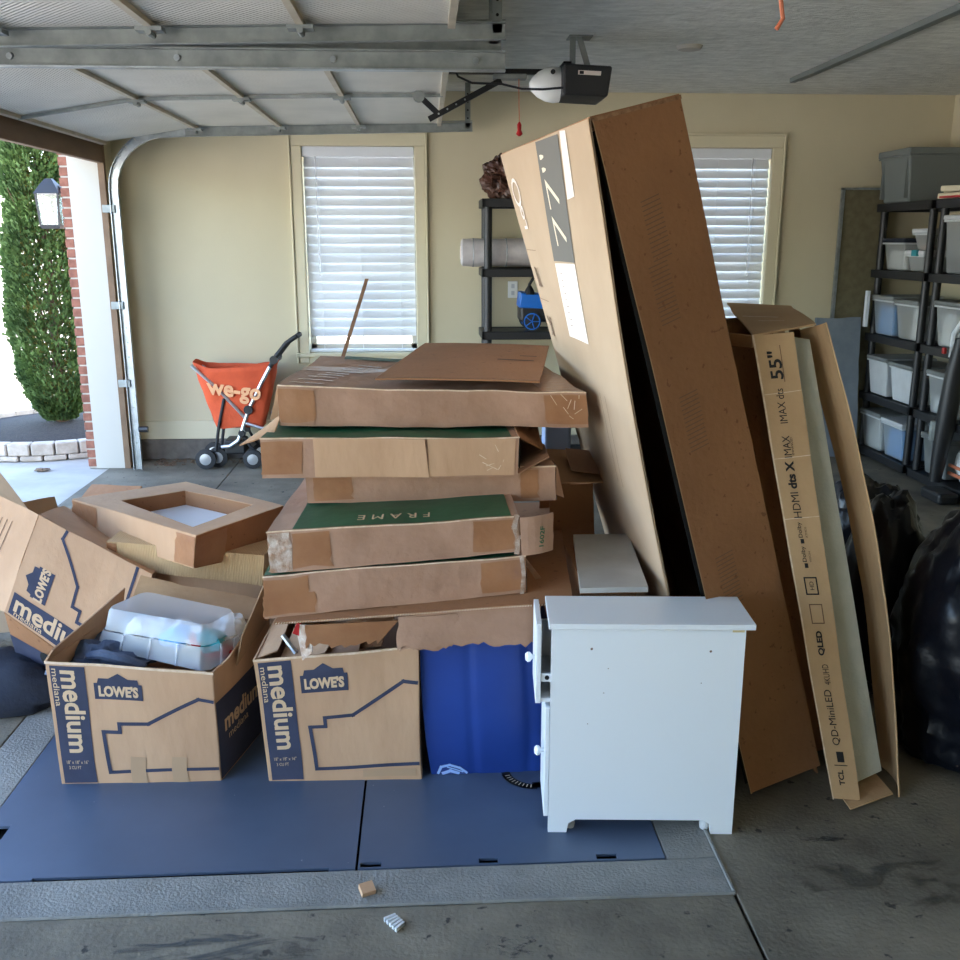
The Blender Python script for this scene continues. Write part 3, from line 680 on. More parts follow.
# basket: open canvas bag
tp = [(-1.64,.735),(-1.05,.73)]; bt = [(-1.50,.29),(-1.16,.30)]
mb = MB(); nu,nv = 40,12; vs=[]
def ring(t,u):  # t height 0..1
    x0=bt[0][0]+(tp[0][0]-bt[0][0])*t; x1=bt[1][0]+(tp[1][0]-bt[1][0])*t; z=bt[0][1]+(.74-.29)*t
    y0=YN+.03-.02*t; y1=YR-.03+.03*t
    a=2*PI*u; c,s_=math.cos(a),math.sin(a); e=.45
    x=(x0+x1)/2+(x1-x0)/2*abs(c)**e*(1 if c>0 else -1); y=(y0+y1)/2+(y1-y0)/2*abs(s_)**e*(1 if s_>0 else -1)
    if t>.9: z += .02*math.cos(2*a)
    p=V((x,y,z)); return p+nz(p,.014,9,3)
for j in range(nv+1):
    for i in range(nu): vs.append(ring(j/nv,i/nu))
mb.add(vs,[(j*nu+i,j*nu+(i+1)%nu,(j+1)*nu+(i+1)%nu,(j+1)*nu+i) for j in range(nv) for i in range(nu)]+[tuple(range(nu))[::-1]])
bk = mb.build('basket','orange',st,smooth=True); sm=bk.modifiers.new('s','SOLIDIFY'); sm.thickness=.004
Fb = QF([(-1.55,YN+.0,.38),(-1.10,YN+.0,.38),(-1.06,YN-.0,.66),(-1.62,YN-.0,.66)],0)
text(Fb,'we-go',.48,.55,.36,.12,-8,.003,bold=.03).build('lettering','peach',st)
# small mess on the floor by the wall
mb = MB(); rnd = random.Random(8)
for i in range(90):
    x=rnd.uniform(-2.0,-1.62) if i<60 else rnd.uniform(-1.6,-.9); y=rnd.uniform(6.85,7.06); mb.obox((x,y,.004),(rnd.uniform(.01,.035),rnd.uniform(.01,.03),.004),Matrix.Rotation(rnd.uniform(0,3),3,'Z')@Matrix.Rotation(rnd.uniform(-.4,.4),3,'X'))
lit=mb.build('leaf_litter','dirt',kind='stuff'); tag(lit,'dry leaf litter swept along the foot of the back wall','litter')
tag(sheet(QF([(-.865,6.80,.0),(-.835,6.80,.0),(-.405,7.055,1.31),(-.43,7.055,1.31)],0),.02,(1,6)).build('wood_strip','board'),'thin brown wooden strip leaning against the left window','strip')
# ================================================================== middle shelf
def shelf_unit(name, label, x0,x1,y0,y1, zs, pr=.028):
    r = thing(name, label, 'shelf', ((x0+x1)/2,(y0+y1)/2,0), 'black plastic shelf units')
    for z in zs:
        mb = MB().box((x0,y0,z-.055),(x1,y0+.025,z)); mb.box((x0,y1-.025,z-.055),(x1,y1,z)); mb.box((x0,y0,z-.055),(x0+.025,y1,z)); mb.box((x1-.025,y0,z-.055),(x1,y1,z)); mb.box((x0+.01,y0+.01,z-.02),(x1-.01,y1-.01,z-.008))
        o = mb.build('shelf_board','black',r,bevel=.005)
    for i,(za,zb) in enumerate(zip(zs[:-1],zs[1:])):
        for x in (x0+.045,x1-.045):
            for y in (y0+.045,y1-.045): MB().tube([(x,y,za),(x,y,zb-.055)],pr,10).build('post','black',r,smooth=True)
    return r
ms = shelf_unit('plastic_shelving','black plastic shelf unit between the windows, holding the roll', .385,1.30,6.66,7.07,[.08,.50,.965,1.39,1.85])
Rl = thing('wrapped_roll','pale plastic-wrapped roll sticking out of the middle shelf','roll',(.6,6.87,1.38))
mb = MB().lathe((.25,6.87,1.495),[(.075,0),(.093,.01),(.097,.1),(.092,.22),(.097,.4),(.095,.8)],24,'x'); mb.build('wrap','roll',Rl,smooth=True)
MB().lathe((.245,6.87,1.495),[(.045,0),(.048,.02)],20,'x').build('core','labelw',Rl)
for x in (.33,.41,.56): MB().lathe((x,6.87,1.495),[(.096,0),(.1,.004),(.096,.01)],24,'x').build('band','clear2',Rl)
bb = MB().blob((.56,6.86,1.985),(.15,.14,.155),.16,3.4,4,(48,32),1.852)
tag(bb.build('crumpled_bag','brownbag'),'crumpled dark brown bag on top of the middle shelf','bag')
o_ = thing('power_outlet','white wall outlet between the shelf tiers','outlet',(.635,YB,1.2))
MB().box((.600,YB-.007,1.17),(.672,YB,1.29)).build('cover_plate','outlet',o_,bevel=.003); 
for z in (1.205,1.255): MB().box((.625,YB-.010,z-.015),(.648,YB-.006,z+.015)).build('socket','bin_white',o_)
tb = thing('pressure_washer','small bright blue wheeled machine with black hose on the middle shelf','machine',(.75,6.78,.952))
MB().box((.655,6.72,1.01),(.86,6.95,1.13)).build('body','black',tb,bevel=.02)
Block([V(p) for p in ((.645,6.71,1.11),(.84,6.71,1.10),(.82,6.71,1.20),(.66,6.71,1.215),(.645,6.93,1.11),(.84,6.93,1.10),(.82,6.93,1.20),(.66,6.93,1.215))],.006,2).mesh((3,3,3)).build('hood','toyblue',tb,bevel=.01)
for y in (6.69,6.95):
    w=MB().lathe((.735,y,1.018),[(.066,0),(.066,.02)],20,'y').build('wheel','rubber',tb)
    rr=MB().lathe((.735,y-.003,1.018),[(.05,0),(.058,.0),(.058,.006),(.05,.006)],18,'y',False)
    for k in range(5):
        a=2*PI*k/5; rr.bar((.735,y-.004,1.018),(.735+.05*math.cos(a),y-.004,1.018+.05*math.sin(a)),.006,.010,(0,1,0))
    rr.build('spokes','toyblue',w)
MB().tube([(.70,6.74,1.20),(.72,6.74,1.27),(.76,6.75,1.33),(.77,6.75,1.37-.06)],.010,8).build('hose','black',tb,smooth=True)
MB().lathe((.72,6.74,1.20),[(.04,0),(.03,.03),(.012,.06)],12).build('nozzle','black',tb)

for o in [tb]: o.location.z += .014
# ================================================================== right shelves
zs = [.07,.475,.91,1.37,1.83]
sf = shelf_unit('plastic_shelving','black plastic shelf unit at right, farther one, topped by the grey tote',3.27,3.72,6.27,7.05,zs,.026)
sn = shelf_unit('plastic_shelving','black plastic shelf unit at right, nearer one, cut by the photo edge',3.27,3.72,5.36,6.22,zs,.026)
def tote(name,label,cat,x0,x1,y0,y1,z,h,m='clear2',lid='bin_white',fill=None,taper=.025,lidh=.03,group='storage bins on the right shelves'):
    r = thing(name,label,cat,((x0+x1)/2,(y0+y1)/2,z),group)
    t=taper
    q=[V(p) for p in ((x0+t,y0+t,z),(x1-t,y0+t,z),(x1,y0,z+h-lidh),(x0,y0,z+h-lidh),(x0+t,y1-t,z),(x1-t,y1-t,z),(x1,y1,z+h-lidh),(x0,y1,z+h-lidh))]
    if fill:
        for f_,(fa,fb),(ga,gb),fh in fill:
            MB().box((x0+t+.015,y0+t+(y1-y0-2*t)*fa+.005,z+.006),(x1-t-.015,y0+t+(y1-y0-2*t)*fb-.005,z+(h-lidh)*fh)).build('contents',f_,r,bevel=.01)
    mb=MB(); mb.add(q,[(0,1,2,3),(5,4,7,6),(4,0,3,7),(1,5,6,2),(4,5,1,0)]); mb.build('body',m,r,bevel=.012)
    rim=MB(); rim.box((x0-.008,y0-.008,z+h-lidh-.012),(x1+.008,y1+.008,z+h-lidh)); rim.build('rim',m if m!='clear2' else 'bin_white',r,bevel=.004)
    if lid:
        l=MB().box((x0-.012,y0-.012,z+h-lidh),(x1+.012,y1+.012,z+h)); l.build('lid',lid,r,bevel=.008)
    return r
gt = tote('storage_tote','large grey lidded storage tote on top of the right shelves','tote',3.25,3.74,6.58,7.02,1.832,.35,'greytote','greytote',taper=.035,lidh=.045,group=None)
for y in (6.63,6.97): MB().box((3.252,y-.01,1.86),(3.28,y+.01,2.12)).build('rib','greytote',gt)
tote('clear_bin','clear plastic bin with dark lid, upper left of the right shelves','bin',3.295,3.535,6.62,6.93,1.372,.22,'clear2','navycloth',[('clearfill',(0,1),(0,1),.7)])
tote('clear_bin','small clear bin with teal clip beside the dark-lidded bin','bin',3.295,3.535,6.34,6.58,1.372,.14,'clear2','bin_white',[('bin_grey',(0,1),(0,1),.7)])
tote('clear_bin','small white-lidded bin stacked over the teal clip bin','bin',3.315,3.535,6.33,6.55,1.514,.14,'clear2','bin_white',[('peach',(0,1),(0,1),.3)])
tag(MB().box((3.27,6.40,1.475),(3.287,6.47,1.515)).build('latch','tealp'),'teal latch clipped on the small clear bin','latch')
tote('clear_bin','clear bin full of light blue things on the third shelf','bin',3.285,3.635,6.68,6.99,.912,.28,'clear2','clear2',[('skyb',(0,1),(0,1),.8)])
tote('clear_bin','smoky bin with a cream end panel on the third shelf','bin',3.285,3.635,6.33,6.64,.912,.27,'clear2','bin_grey',[('clearfill',(0,.45),(0,1),.9),('cork',(.5,1),(0,1),.8)])
tote('white_bin','white bin with clear lid on the second shelf, left one','bin',3.285,3.635,6.68,6.98,.477,.28,'bin_white','clear2')
tote('white_bin','greyish white bin on the second shelf, right one','bin',3.285,3.635,6.32,6.63,.477,.27,'bin_white','bin_grey')
b1 = tote('white_bin','white bin with a black label on the bottom shelf','bin',3.285,3.635,6.70,7.0,.072,.28,'clear2','bin_grey',[('clearfill',(0,1),(0,1),.95)])
MB().box((3.297,6.84,.24),(3.309,6.91,.30)).build('black_label','ink',b1)
tote('blue_bin','light blue filled bin on the bottom shelf','bin',3.285,3.635,6.36,6.66,.072,.27,'clear2','bin_white',[('skyb',(0,1),(0,1),.85)])
tote('clear_bin','tall clear bin with white clutter on the nearer right shelf, top tier','bin',3.295,3.655,5.75,6.12,1.372,.36,'clear2','bin_white',[('clearfill',(0,1),(0,1),.3),('bin_grey',(0,1),(0,1),.7)])
tote('clear_bin','smoky bin on the nearer right shelf, third tier','bin',3.295,3.655,5.8,6.12,.912,.29,'clear2','bin_grey',[('clearfill',(.4,1),(0,1),.8)])
tote('clear_bin','half filled clear bin on the nearer right shelf, second tier','bin',3.295,3.655,5.75,6.12,.477,.28,'clear2','bin_grey',[('clearfill',(0,1),(0,1),.45)])
tote('grey_bin','dark grey bin on the nearer right shelf, bottom tier','bin',3.305,3.655,5.82,6.12,.072,.27,'bin_grey','bin_grey')
wd = thing('wood_pieces','pile of pale wood pieces on top of the nearer right shelf','wood',(3.385,6.0,1.832))
for i,(a,b) in enumerate((((3.285,6.20,1.85),(3.5,5.5,1.86)),((3.335,6.22,1.89),(3.355,5.5,1.90)),((3.275,6.16,1.895),(3.555,5.6,1.885)))): MB().bar(a,b,.05,.035).build('wood_piece','trim',wd,bevel=.006)
MB().bar((3.28,6.2,1.843),(3.295,5.8,1.842),.03,.012).build('red_strip','red',wd)
vc = thing('upright_vacuum','black and white upright vacuum standing before the nearer right shelf','vacuum',(3.22,5.70,0))
MB().tube([(3.20,5.72,.10),(3.22,5.71,.45),(3.235,5.70,.80),(3.24,5.68,1.0)],[.035,.06,.055,.03],12).build('body','black',vc,smooth=True)
MB().tube([(3.225,5.75,.88),(3.225,5.74,1.02),(3.235,5.68,1.10),(3.25,5.60,1.08)],[.014,.018,.018,.014],8).build('handle','white',vc,smooth=True)
MB().lathe((3.17,5.745,.42),[(.025,-.06),(.03,0),(.025,.06)],10).build('silver_trim','galvd',vc)
MB().box((3.17,5.735,.90),(3.19,5.765,.94)).build('red_button','red',vc,bevel=.005)
MB().box((3.12,5.50,.0),(3.25,5.74,.07)).build('floor_head','black',vc,bevel=.02)
wb = thing('white_sack','white sack with an orange strap on the lower tier of the nearer right shelf','bag',(3.42,5.5,.075))
MB().blob((3.40,5.62,.21),(.10,.15,.135),.08,2.5,3,(24,16),.074).build('sack','clearfill',wb,smooth=True)
for z in (.14,.19): MB().box((3.285,5.52,z),(3.303,5.74,z+.02)).build('strap','cordp',wb,bevel=.005)
pb = thing('pinboard','olive pinboard in a pale metal frame leaning on the back wall','board',(3.2,7.05,0))
MB().box((3.02,7.04,.10),(3.33,7.055,1.93)).build('panel','cork',pb)
for a,b in (((3.0,7.03,.10),(3.02,7.06,1.945)),((3.0,7.03,1.93),(3.34,7.06,1.945))): MB().box(a,b).build('frame','galv',pb)
qs = QF([(2.93,6.86,.01),(3.20,6.86,.01),(3.20,7.0,1.02),(2.88,7.02,1.02)],.012,4,7)
tag(sheet(qs,.035,(14,16)).build('quilted_pad','tarp',smooth=True),'grey-blue quilted pad leaning under the olive pinboard','pad')
tag(MB().box((3.225,6.96,.96),(3.245,7.0,1.22)).build('white_panel_edge','white'),'slim white panel edge standing beside the right shelf post','panel')
# ================================================================== printed moving boxes
def moving_box(root, F, parts=True, sub=True):
    """print layout shared by the moving cartons, on the carton face F"""
    patch(F,.02,.225,.015,.975,.0015,(6,14)).build('printed_band','navy',root)
    text(F,'medium',.140,.605,.27*F.dv/.4,.060,-90,bold=.025).build('lettering','tan',root)
    text(F,'mediana',.048,.80,.115,.017,-90,bold=0.005).build('lettering','tan',root)
    text(F,'18" x 18" x 16"',.120,.19,.065,.011,0,bold=0).build('lettering','tan',root)
    text(F,'3 CU FT',.10,.145,.036,.010,0,bold=0).build('lettering','tan',root)
    mb = MB(); patch(F,.27,.565,.715,.85,mb=mb)
    poly(F,[(.29,.85),(.30,.89),(.36,.89),(.42,.935),(.48,.89),(.54,.89),(.545,.85)],mb=mb); mb.build('logo','navy',root)
    text(F,"LOWE'S",.418,.785,.115,.036,0,bold=.05).build('logo_lettering','tan',root)
    pts=[(.985,.735),(.905,.75),(.58,.52),(.40,.51),(.40,.44),(.30,.44),(.315,.10),(.985,.125)]
    line(F,pts,.011).build('house_outline','navy',root)
def carton(name,label,f,dvec,seed,flaps=(),wallm='kraft',amp=.004,printed=True,tilt=None,depth_n=8):
    f=[V(x) for x in f]; d=V(dvec); c=(f[0]+f[1])/2+d/2; r=thing(name,label,'box',(c.x,c.y,min(p.z for p in f)),'printed moving boxes')
    b=[p+d for p in f]
    F=QF(f,amp,seed); o=sheet(F,.004,(14,12)).build('front_panel',wallm,r)
    Ff=Face(lambda u,v:F.at(u,v,.002))
    if printed: moving_box(r,Ff)
    R_=QF([f[1],b[1],b[2],f[2]],amp,seed); sheet(R_,.004,(8,8)).build('side_panel',wallm,r)
    L_=QF([b[0],f[0],f[3],b[3]],amp,seed); sheet(L_,.004,(8,8)).build('side_panel',wallm,r)
    B_=QF([b[1],b[0],b[3],b[2]],amp,seed); sheet(B_,.004,(8,8)).build('back_panel',wallm,r)
    up=V((0,0,.004)); sheet(QF([f[0]+up,f[1]+up,b[1]+up,b[0]+up],0),.004,(2,2)).build('bottom_panel',wallm,r)
    return r,Ff,R_,L_,f,b
A_,FA,RA,LA,fa,ba = carton('moving_box','printed cardboard moving box holding the frosted plastic case',P['boxA_f'],(.10,.40,0),1)
# right side print of the left box
Fr=Face(lambda u,v:RA.at(u,v,.002))
patch(Fr,.0,1,.02,.72,.0015,(8,8)).build('printed_side','navy',A_); text(Fr,'medium',.42,.48,.26,.06,0,bold=.03).build('lettering','tan',A_); text(Fr,'mediana',.33,.34,.14,.025,0,bold=0).build('lettering','tan',A_)
for u in (.50,.76): patch(FA,u-.055,u+.045,.0,.23,.0018,seed=3).build('tape','tapek',A_)
# flaps of left box: folded up at back, side flaps out
sheet(QF([ba[3]+V((.02,-.01,0)),ba[2]+V((0,-.02,0)),V((-.56,3.09,.40)),V((-.95,3.06,.505))],.006,2),.004,(12,6),(0,0,.004,0)).build('flap','kraftin',A_)
sheet(QF([V((-.536,3.0,.36)),V((-.585,2.72,.33)),V((-.575,2.78,.40)),V((-.535,3.02,.50))],.004,5),.004,(6,6)).build('flap','kraftin',A_)
sheet(QF([V((-.632,2.62,.355)),V((-.54,2.99,.36)),V((-.56,2.95,.40)),V((-.60,2.70,.365))],.003,5),.004,(6,6)).build('flap','kraft',A_)
sheet(QF([V((-1.115,2.635,.395)),V((-1.01,3.02,.40)),V((-1.00,3.04,.47)),V((-1.10,2.66,.42))],.003,7),.005,(8,4)).build('flap','kraft',A_)
line(FA,[(.0,.995),(.35,.998),(.7,.99),(1,.99)],.008,.001).build('worn_edge','edge',A_)
B__,FB,RB,LB,fb,bb_ = carton('moving_box','printed cardboard moving box under the taped stack, beside the blue bag',P['boxB_f'],(.02,.42,0),2)
sheet(QF([V((-.515,2.62,.39)),V((-.49,3.02,.40)),V((-.43,3.0,.44)),V((-.45,2.66,.40))],.006,3),.004,(8,4)).build('flap','kraft',B__)
line(FB,[(.0,.995),(.4,.99),(1,.995)],.007,.001).build('worn_edge','edge',B__)
patch(FB,.62,.97,.03,.09,.0018).build('tape','tapek',B__)
# tilted carton at left with print
fc=[V(x) for x in P['boxC_f']]
C_,FC,RC,LC,fc,bc = carton('moving_box','printed cardboard moving box tipped on its side at far left',fc,(-.04,.34,-.06),3,amp=.005)
q=P['boxC_lid']; Fl=QF([q[3],q[0],q[1],q[2]],.006,6); sheet(Fl,.004,(8,8)).build('flap','kraft',C_)
Ffl=Face(lambda u,v:Fl.at(u,v,.002))
mb=MB()
for k in range(5): line(Ffl,[(.25+.09*k,.25),(.27+.09*k,.82)],.0035,mb=mb)
mb.build('small_print','inkf',C_)
# underside panel of tipped carton (dark print)
q=[V((-1.46,3.26,.02)),V((-1.10,3.14,.02)),fc[0]+V((0,.0,0)),fc[3]]
Fu=QF(q,.004,5); sheet(Fu,.004,(8,6)).build('lower_flap','kraftb',C_)
Fu2=Face(lambda u,v:Fu.at(u,v,.002)); patch(Fu2,.0,1,.0,.72,.001,(8,5)).build('printed_side','navy',C_)
mb=MB(); poly(Fu2,[(.35+.07*math.cos(a),.62+.13*math.sin(a)) for a in [2*PI*i/14 for i in range(14)]],.003,mb); mb.build('hand_hole','hole',C_)
# pale carton beyond, at the photo edge
cd=thing('cardboard_box','pale open cardboard box at the far left edge, behind the tipped box','box',(-1.75,3.9,0))
sheet(QF([(-1.95,3.75,.02),(-1.60,3.78,.02),(-1.66,3.78,.56),(-1.95,3.75,.78)],.004,3),.004,(6,8)).build('side_panel','kraftp',cd)
sheet(QF([(-1.60,3.78,.02),(-1.55,4.15,.02),(-1.62,4.12,.50),(-1.66,3.78,.56)],.004,3),.004,(6,8)).build('side_panel','kraftp',cd)
sheet(QF([(-1.66,3.775,.56),(-1.56,3.80,.46),(-1.70,3.80,.70),(-1.80,3.77,.68)],.003,3),.004,(4,4)).build('flap','kraftp',cd)
tag(MB().blob((-1.56,3.16,.06),(.30,.13,.13),.10,1.8,5,(32,20),.003).build('cloth_heap','navycloth',smooth=True),'navy cloth heap on the floor below the tipped box','cloth')
# contents of left box
tag(MB().blob((-1.0,2.80,.325),(.13,.12,.06),.22,2.4,2,(30,18)).build('denim_cloth','denim',smooth=True),'crumpled blue denim in the left moving box','cloth')
tag(MB().tube([(-1.02,2.72,.375),(-.97,2.69,.39),(-.90,2.68,.375),(-.85,2.69,.35)],[.012,.016,.016,.012],8).build('denim_fold','denim',smooth=True),'rolled blue denim edge over the front of the left moving box','cloth')
tag(MB().blob((-.64,2.90,.34),(.06,.09,.075),.15,2.5,8,(20,14)).build('white_cloth','clearfill',smooth=True),'white wad beside the frosted case in the left box','cloth')
tag(MB().blob((-.66,2.80,.345),(.05,.04,.025),.1,2.5,9,(16,10)).build('red_scrap','red',smooth=True),'small red scrap under the frosted case corner','scrap')
# frosted plastic case
case=thing('plastic_case','frosted clear plastic case with rounded lid on the left moving box','case',(-.8,2.83,.38))
lo=P['case_low']; md=P['case_mid']; tp_=P['case_top']
def rounded(ql,qh,n=7,rad=.16):
    # loft of rounded quads
    def ringp(q,ins):
        c=(q[0]+q[1]+q[2]+q[3])/4; out=[]
        for i in range(4):
            p=q[i]; a=q[i-1]; b=q[(i+1)%4]; e1=(a-p).normalized(); e2=(b-p).normalized(); r=rad*.2
            for k in range(n):
                t=k/(n-1); P0=p+e1*r; P2=p+e2*r; out.append((P0*(1-t)**2+p*2*t*(1-t)+P2*t*t)+(c-p)*0+(c-p).normalized()*ins)
        return out
    return ringp
rg=rounded(None,None)
rl=[rg(lo,.012),rg(lo,-.004),rg([a*.8+b*.2 for a,b in zip(lo,md)],.0),rg(md,.0)]
mb=MB(); n_=len(rl[0]); vs=[p for r_ in rl[:4] for p in r_]
mb.add(vs,[(j*n_+i,j*n_+(i+1)%n_,(j+1)*n_+(i+1)%n_,(j+1)*n_+i) for j in range(3) for i in range(n_)]+[tuple(range(n_))[::-1]])
mb.build('tray','clear',case,smooth=True)
up_=V((0,0,.012)); r2=[rg([p+V((0,0,.003)) for p in md],.006),rg([p+V((0,0,.006)) for p in md],.008),rg([p*.15+t*.85 for p,t in zip(md,tp_)],.006),rg(tp_,.012),rg(tp_,.03)]
mb=MB(); vs=[p for r_ in r2 for p in r_]
mb.add(vs,[(j*n_+i,j*n_+(i+1)%n_,(j+1)*n_+(i+1)%n_,(j+1)*n_+i) for j in range(4) for i in range(n_)]+[tuple(range(4*n_,5*n_))])
mb.build('lid','clear',case,smooth=True)
mb=MB(); 
for e in (0,1,2): 
    a,b=lo[e],lo[(e+1)%4]; a2,b2=md[e],md[(e+1)%4]
    for t in ((.25,.5,.75) if e==0 else (.35,.7)):
        nn=(b-a).cross(V((0,0,1))).normalized(); mb.bar(a.lerp(b,t)+nn*.004,a2.lerp(b2,t)+nn*.008,.006,.005,nn)
mb.build('rib','clear',case)
rnd=random.Random(4); cc=sum(md,V())/4
for i,(m_,t,u_) in enumerate((('clearfill',.25,.4),('bin_white',.4,.5),('skyb',.62,.35),('clearfill',.55,.6),('clearfill',.75,.5),('bin_grey',.15,.5),('red',.78,.35),('tealp',.86,.5))):
    p=md[0].lerp(md[1],t).lerp(md[3].lerp(md[2],t),u_)
    MB().blob(p+V((0,0,-.005)),(.05,.045,.032) if i!=6 else (.025,.025,.02),.2,2.5,i,(14,10)).build('contents',m_,case,smooth=True)
# frame-shaped box (square ring) at left
f=P['fb']
fbx=thing('frame_box','flat cardboard frame box with a square opening, lying above the left box','box',(-.95,3.5,.5))
out_t=[f[7],f[3],f[2],f[6]]; out_b=[f[4],f[0],f[1],f[5]]   # left, front, right, back
ctr=sum(out_t,V())/4
inn_t=[ctr+(p-ctr)*k for p,k in zip(out_t,(.56,.76,.70,.60))]
inn_b=[V((p.x,p.y,p.z-.06)) for p in inn_t]
out_c=out_t
for i in range(4):
    j=(i+1)%4
    o=sheet(QF([out_c[i],out_c[j],inn_t[j],inn_t[i]],.003,9),.004,(8,3)).build('top_rail','kraft',fbx)
    sheet(QF([out_b[i],out_b[j],out_c[j],out_c[i]],.003,9),.004,(8,3)).build('side_panel','kraft' if i!=1 else 'kraftb',fbx)
    sheet(QF([inn_b[i],inn_b[j],inn_t[j],inn_t[i]],.002,9),.004,(6,2)).build('inner_wall','kraftb',fbx)
sheet(QF([ctr+(p-ctr)*.92-V((0,0,.060)) for p in out_t],.002,9),.003,(4,4)).build('bottom_panel','white',fbx)
def tape_on(q,t0,t1,root,v0=.04,v1=.96,m='tape'):
    F_=QF(q,.003,9); patch(F_,t0,t1,v0,v1,.004,seed=2).build('tape',m,root)
tape_on([out_b[0],out_b[1],out_c[1],out_c[0]],.0,.22,fbx); tape_on([out_b[0],out_b[1],out_c[1],out_c[0]],.86,1.0,fbx); tape_on([out_b[1],out_b[2],out_c[2],out_c[1]],.0,.35,fbx)
# box under it
uq=P['ub']; ub_=uq[:4]+[p+V((.03,.42,0)) for p in uq[:4]]
u_=thing('cardboard_box','shallow ribbed cardboard box directly under the frame box','box',(-.85,3.4,.40)); Bk=Block(ub_,.004,6); Bk.mesh((14,3,8)).build('carton','kraftf',u_)
patch(Bk.face('front'),.0,.06,.05,.95,.002).build('tape','tape',u_)
# support carton below
ug=[V((-1.0,3.30,.0)),V((-.56,3.27,.0)),V((-.56,3.27,.39)),V((-1.0,3.30,.44))]
u2=thing('cardboard_box','plain cardboard box standing behind the left moving box','box',(-.78,3.5,0)); Block(ug+[p+V((0,.38,0)) for p in ug],.003,8).mesh((6,6,6)).build('carton','kraft',u2)
fg=QF([(-1.62,3.95,.33),(-1.25,3.80,.36),(-1.22,4.05,.56),(-1.50,4.25,.52)],.006,4)
tag(sheet(fg,.006,(6,5)).build('cardboard_flap','kraftb'),'loose brown cardboard piece behind the frame box at left','cardboard')
# ================================================================== blue bag
bq=[V((.0,2.62,.003)),V((.37,2.62,.003)),V((.36,2.62,.455)),V((-.03,2.62,.455))]; bq+= [p+V((0,.36,0)) for p in bq]
bl_=thing('blue_bag','tall royal blue vinyl bag under the cardboard stack, beside the white cabinet','bag',(.17,2.8,0))
class BlueB(Block):
    def pt(s,u,v,w):
        p=Block.pt(s,u,v,w); k=math.sin(PI*min(max(v,0),1))
        x=(u*3)%1 if 0<u<1 else 0
        p=p+V(((u-.5)*.02*k, -(1-2*w)*(.018*k*math.sin(PI*min(max(u,0),1)) - .004*math.exp(-((u-.36)/.03)**2)-.004*math.exp(-((u-.80)/.04)**2)),0)); return p
bB=BlueB(bq,.004,3); bB.mesh((40,14,8)).build('body','blue',bl_,smooth=True)
Fbb=bB.face('front'); mb=MB()
line(Fbb,[(.06,.015),(.09,.06),(.16,.075),(.24,.05),(.29,.015)],.008,.003,mb); line(Fbb,[(.10,.012),(.16,.03),(.22,.012)],.010,.003,mb); line(Fbb,[(.14,.058),(.20,.04),(.26,.02)],.004,.003,mb)
mb.build('pale_logo','bluel',bl_)
patch(Fbb,.33,.70,.965,1.0,.004).build('handle_strap','bin_grey',bl_)
# ================================================================== white cabinet
cb=thing('white_cabinet','narrow white side cabinet with open drawer, its side facing the camera','cabinet',(.57,2.38,0))
c0,c1,c2,c3=P['cab']; n=(c1-c0).cross(V((0,0,1))).normalized(); dn=-n  # depth dir
ex=(c1-c0).normalized(); D=.19; Wd=(c1-c0).length; H=.60
def cbp(x,y,z): return c0+ex*x+dn*y+V((0,0,z))
def cbox(name,x0,x1,y0,y1,z0,z1,m='white',bev=.0015,parent=cb):
    q=[cbp(x0,y0,z0),cbp(x1,y0,z0),cbp(x1,y0,z1),cbp(x0,y0,z1),cbp(x0,y1,z0),cbp(x1,y1,z0),cbp(x1,y1,z1),cbp(x0,y1,z1)]
    return MB().hexa(q).build(name,m,parent,bevel=bev)
def sidepanel(y0,y1):
    pts=[(0,0),(.05,0),(.055,.03),(.075,.042),(Wd-.08,.042),(Wd-.062,.03),(Wd-.058,0),(Wd,0),(Wd,H),(0,H)]
    mb=MB(); m_=len(pts); mb.add([cbp(x,y0,z) for x,z in pts]+[cbp(x,y1,z) for x,z in pts],[tuple(range(m_)),tuple(range(2*m_-1,m_-1,-1))]+[(i,(i+1)%m_,m_+(i+1)%m_,m_+i) for i in range(m_)]); return mb.build('side_panel','white',cb)
sidepanel(0,.015); sidepanel(D-.02,D-.005)
cbox('top_board',-.008,Wd+.022,-.012,D+.002,.604,.619)
cbox('batten',.25,.44,.0,.012,.599,.604,'cream',.0); cbox('chipped_edge',Wd-.035,Wd-.004,-.001,.012,.594,.6035,'cream',0)
cbox('bottom_board',.01,Wd-.01,.015,D-.02,.05,.065); cbox('back_panel',Wd-.012,Wd-.004,.015,D-.02,.05,.60); cbox('mid_board',.01,Wd-.01,.015,D-.02,.36,.372)
cbox('door',-.013,-.001,.002,D-.006,.05,.375)
def knob(x,y,z,par):
    q=cbp(x,y,z); mb=MB(); mb.lathe(q,[(.006,0),(.006,-.008),(.013,-.014),(.014,-.020),(.009,-.026)],14,'x'); return mb.build('knob','white',par,smooth=True)
cb_d=bpy.data.objects['door'] if False else None
knob(-.013,.03,.235,cb)
dw=cbox('drawer',-.040,-.026,.002,D-.006,.388,.612); knob(-.040,.05,.50,dw)
cbox('drawer_side',-.026,.20,.008,.018,.447,.470,'white',.001,dw); cbox('drawer_side',-.037,.20,D-.03,D-.02,.385,.56,'white',.001,dw); cbox('drawer_base',-.026,.20,.010,D-.02,.447,.453,'white',.001,dw); cbox('drawer_base',-.026,.0,.006,D-.02,.390,.400,'white',.001,dw)
mb=MB(); mb.tube([cbp(-.010,.004,.46),cbp(-.010,.0075,.46)],.006,10); mb.build('cam_hole','hole',dw)
for x,z in ((.105,.545),(.415,.54),(.15,.49),(.14,.42),(.395,.45),(.10,.33)): MB().lathe(cbp(x,-.0002,z),[(.0035 if z>.53 else .0015,0),(.001,-.0004)],8,'y').build('screw_hole','inkf',cb)
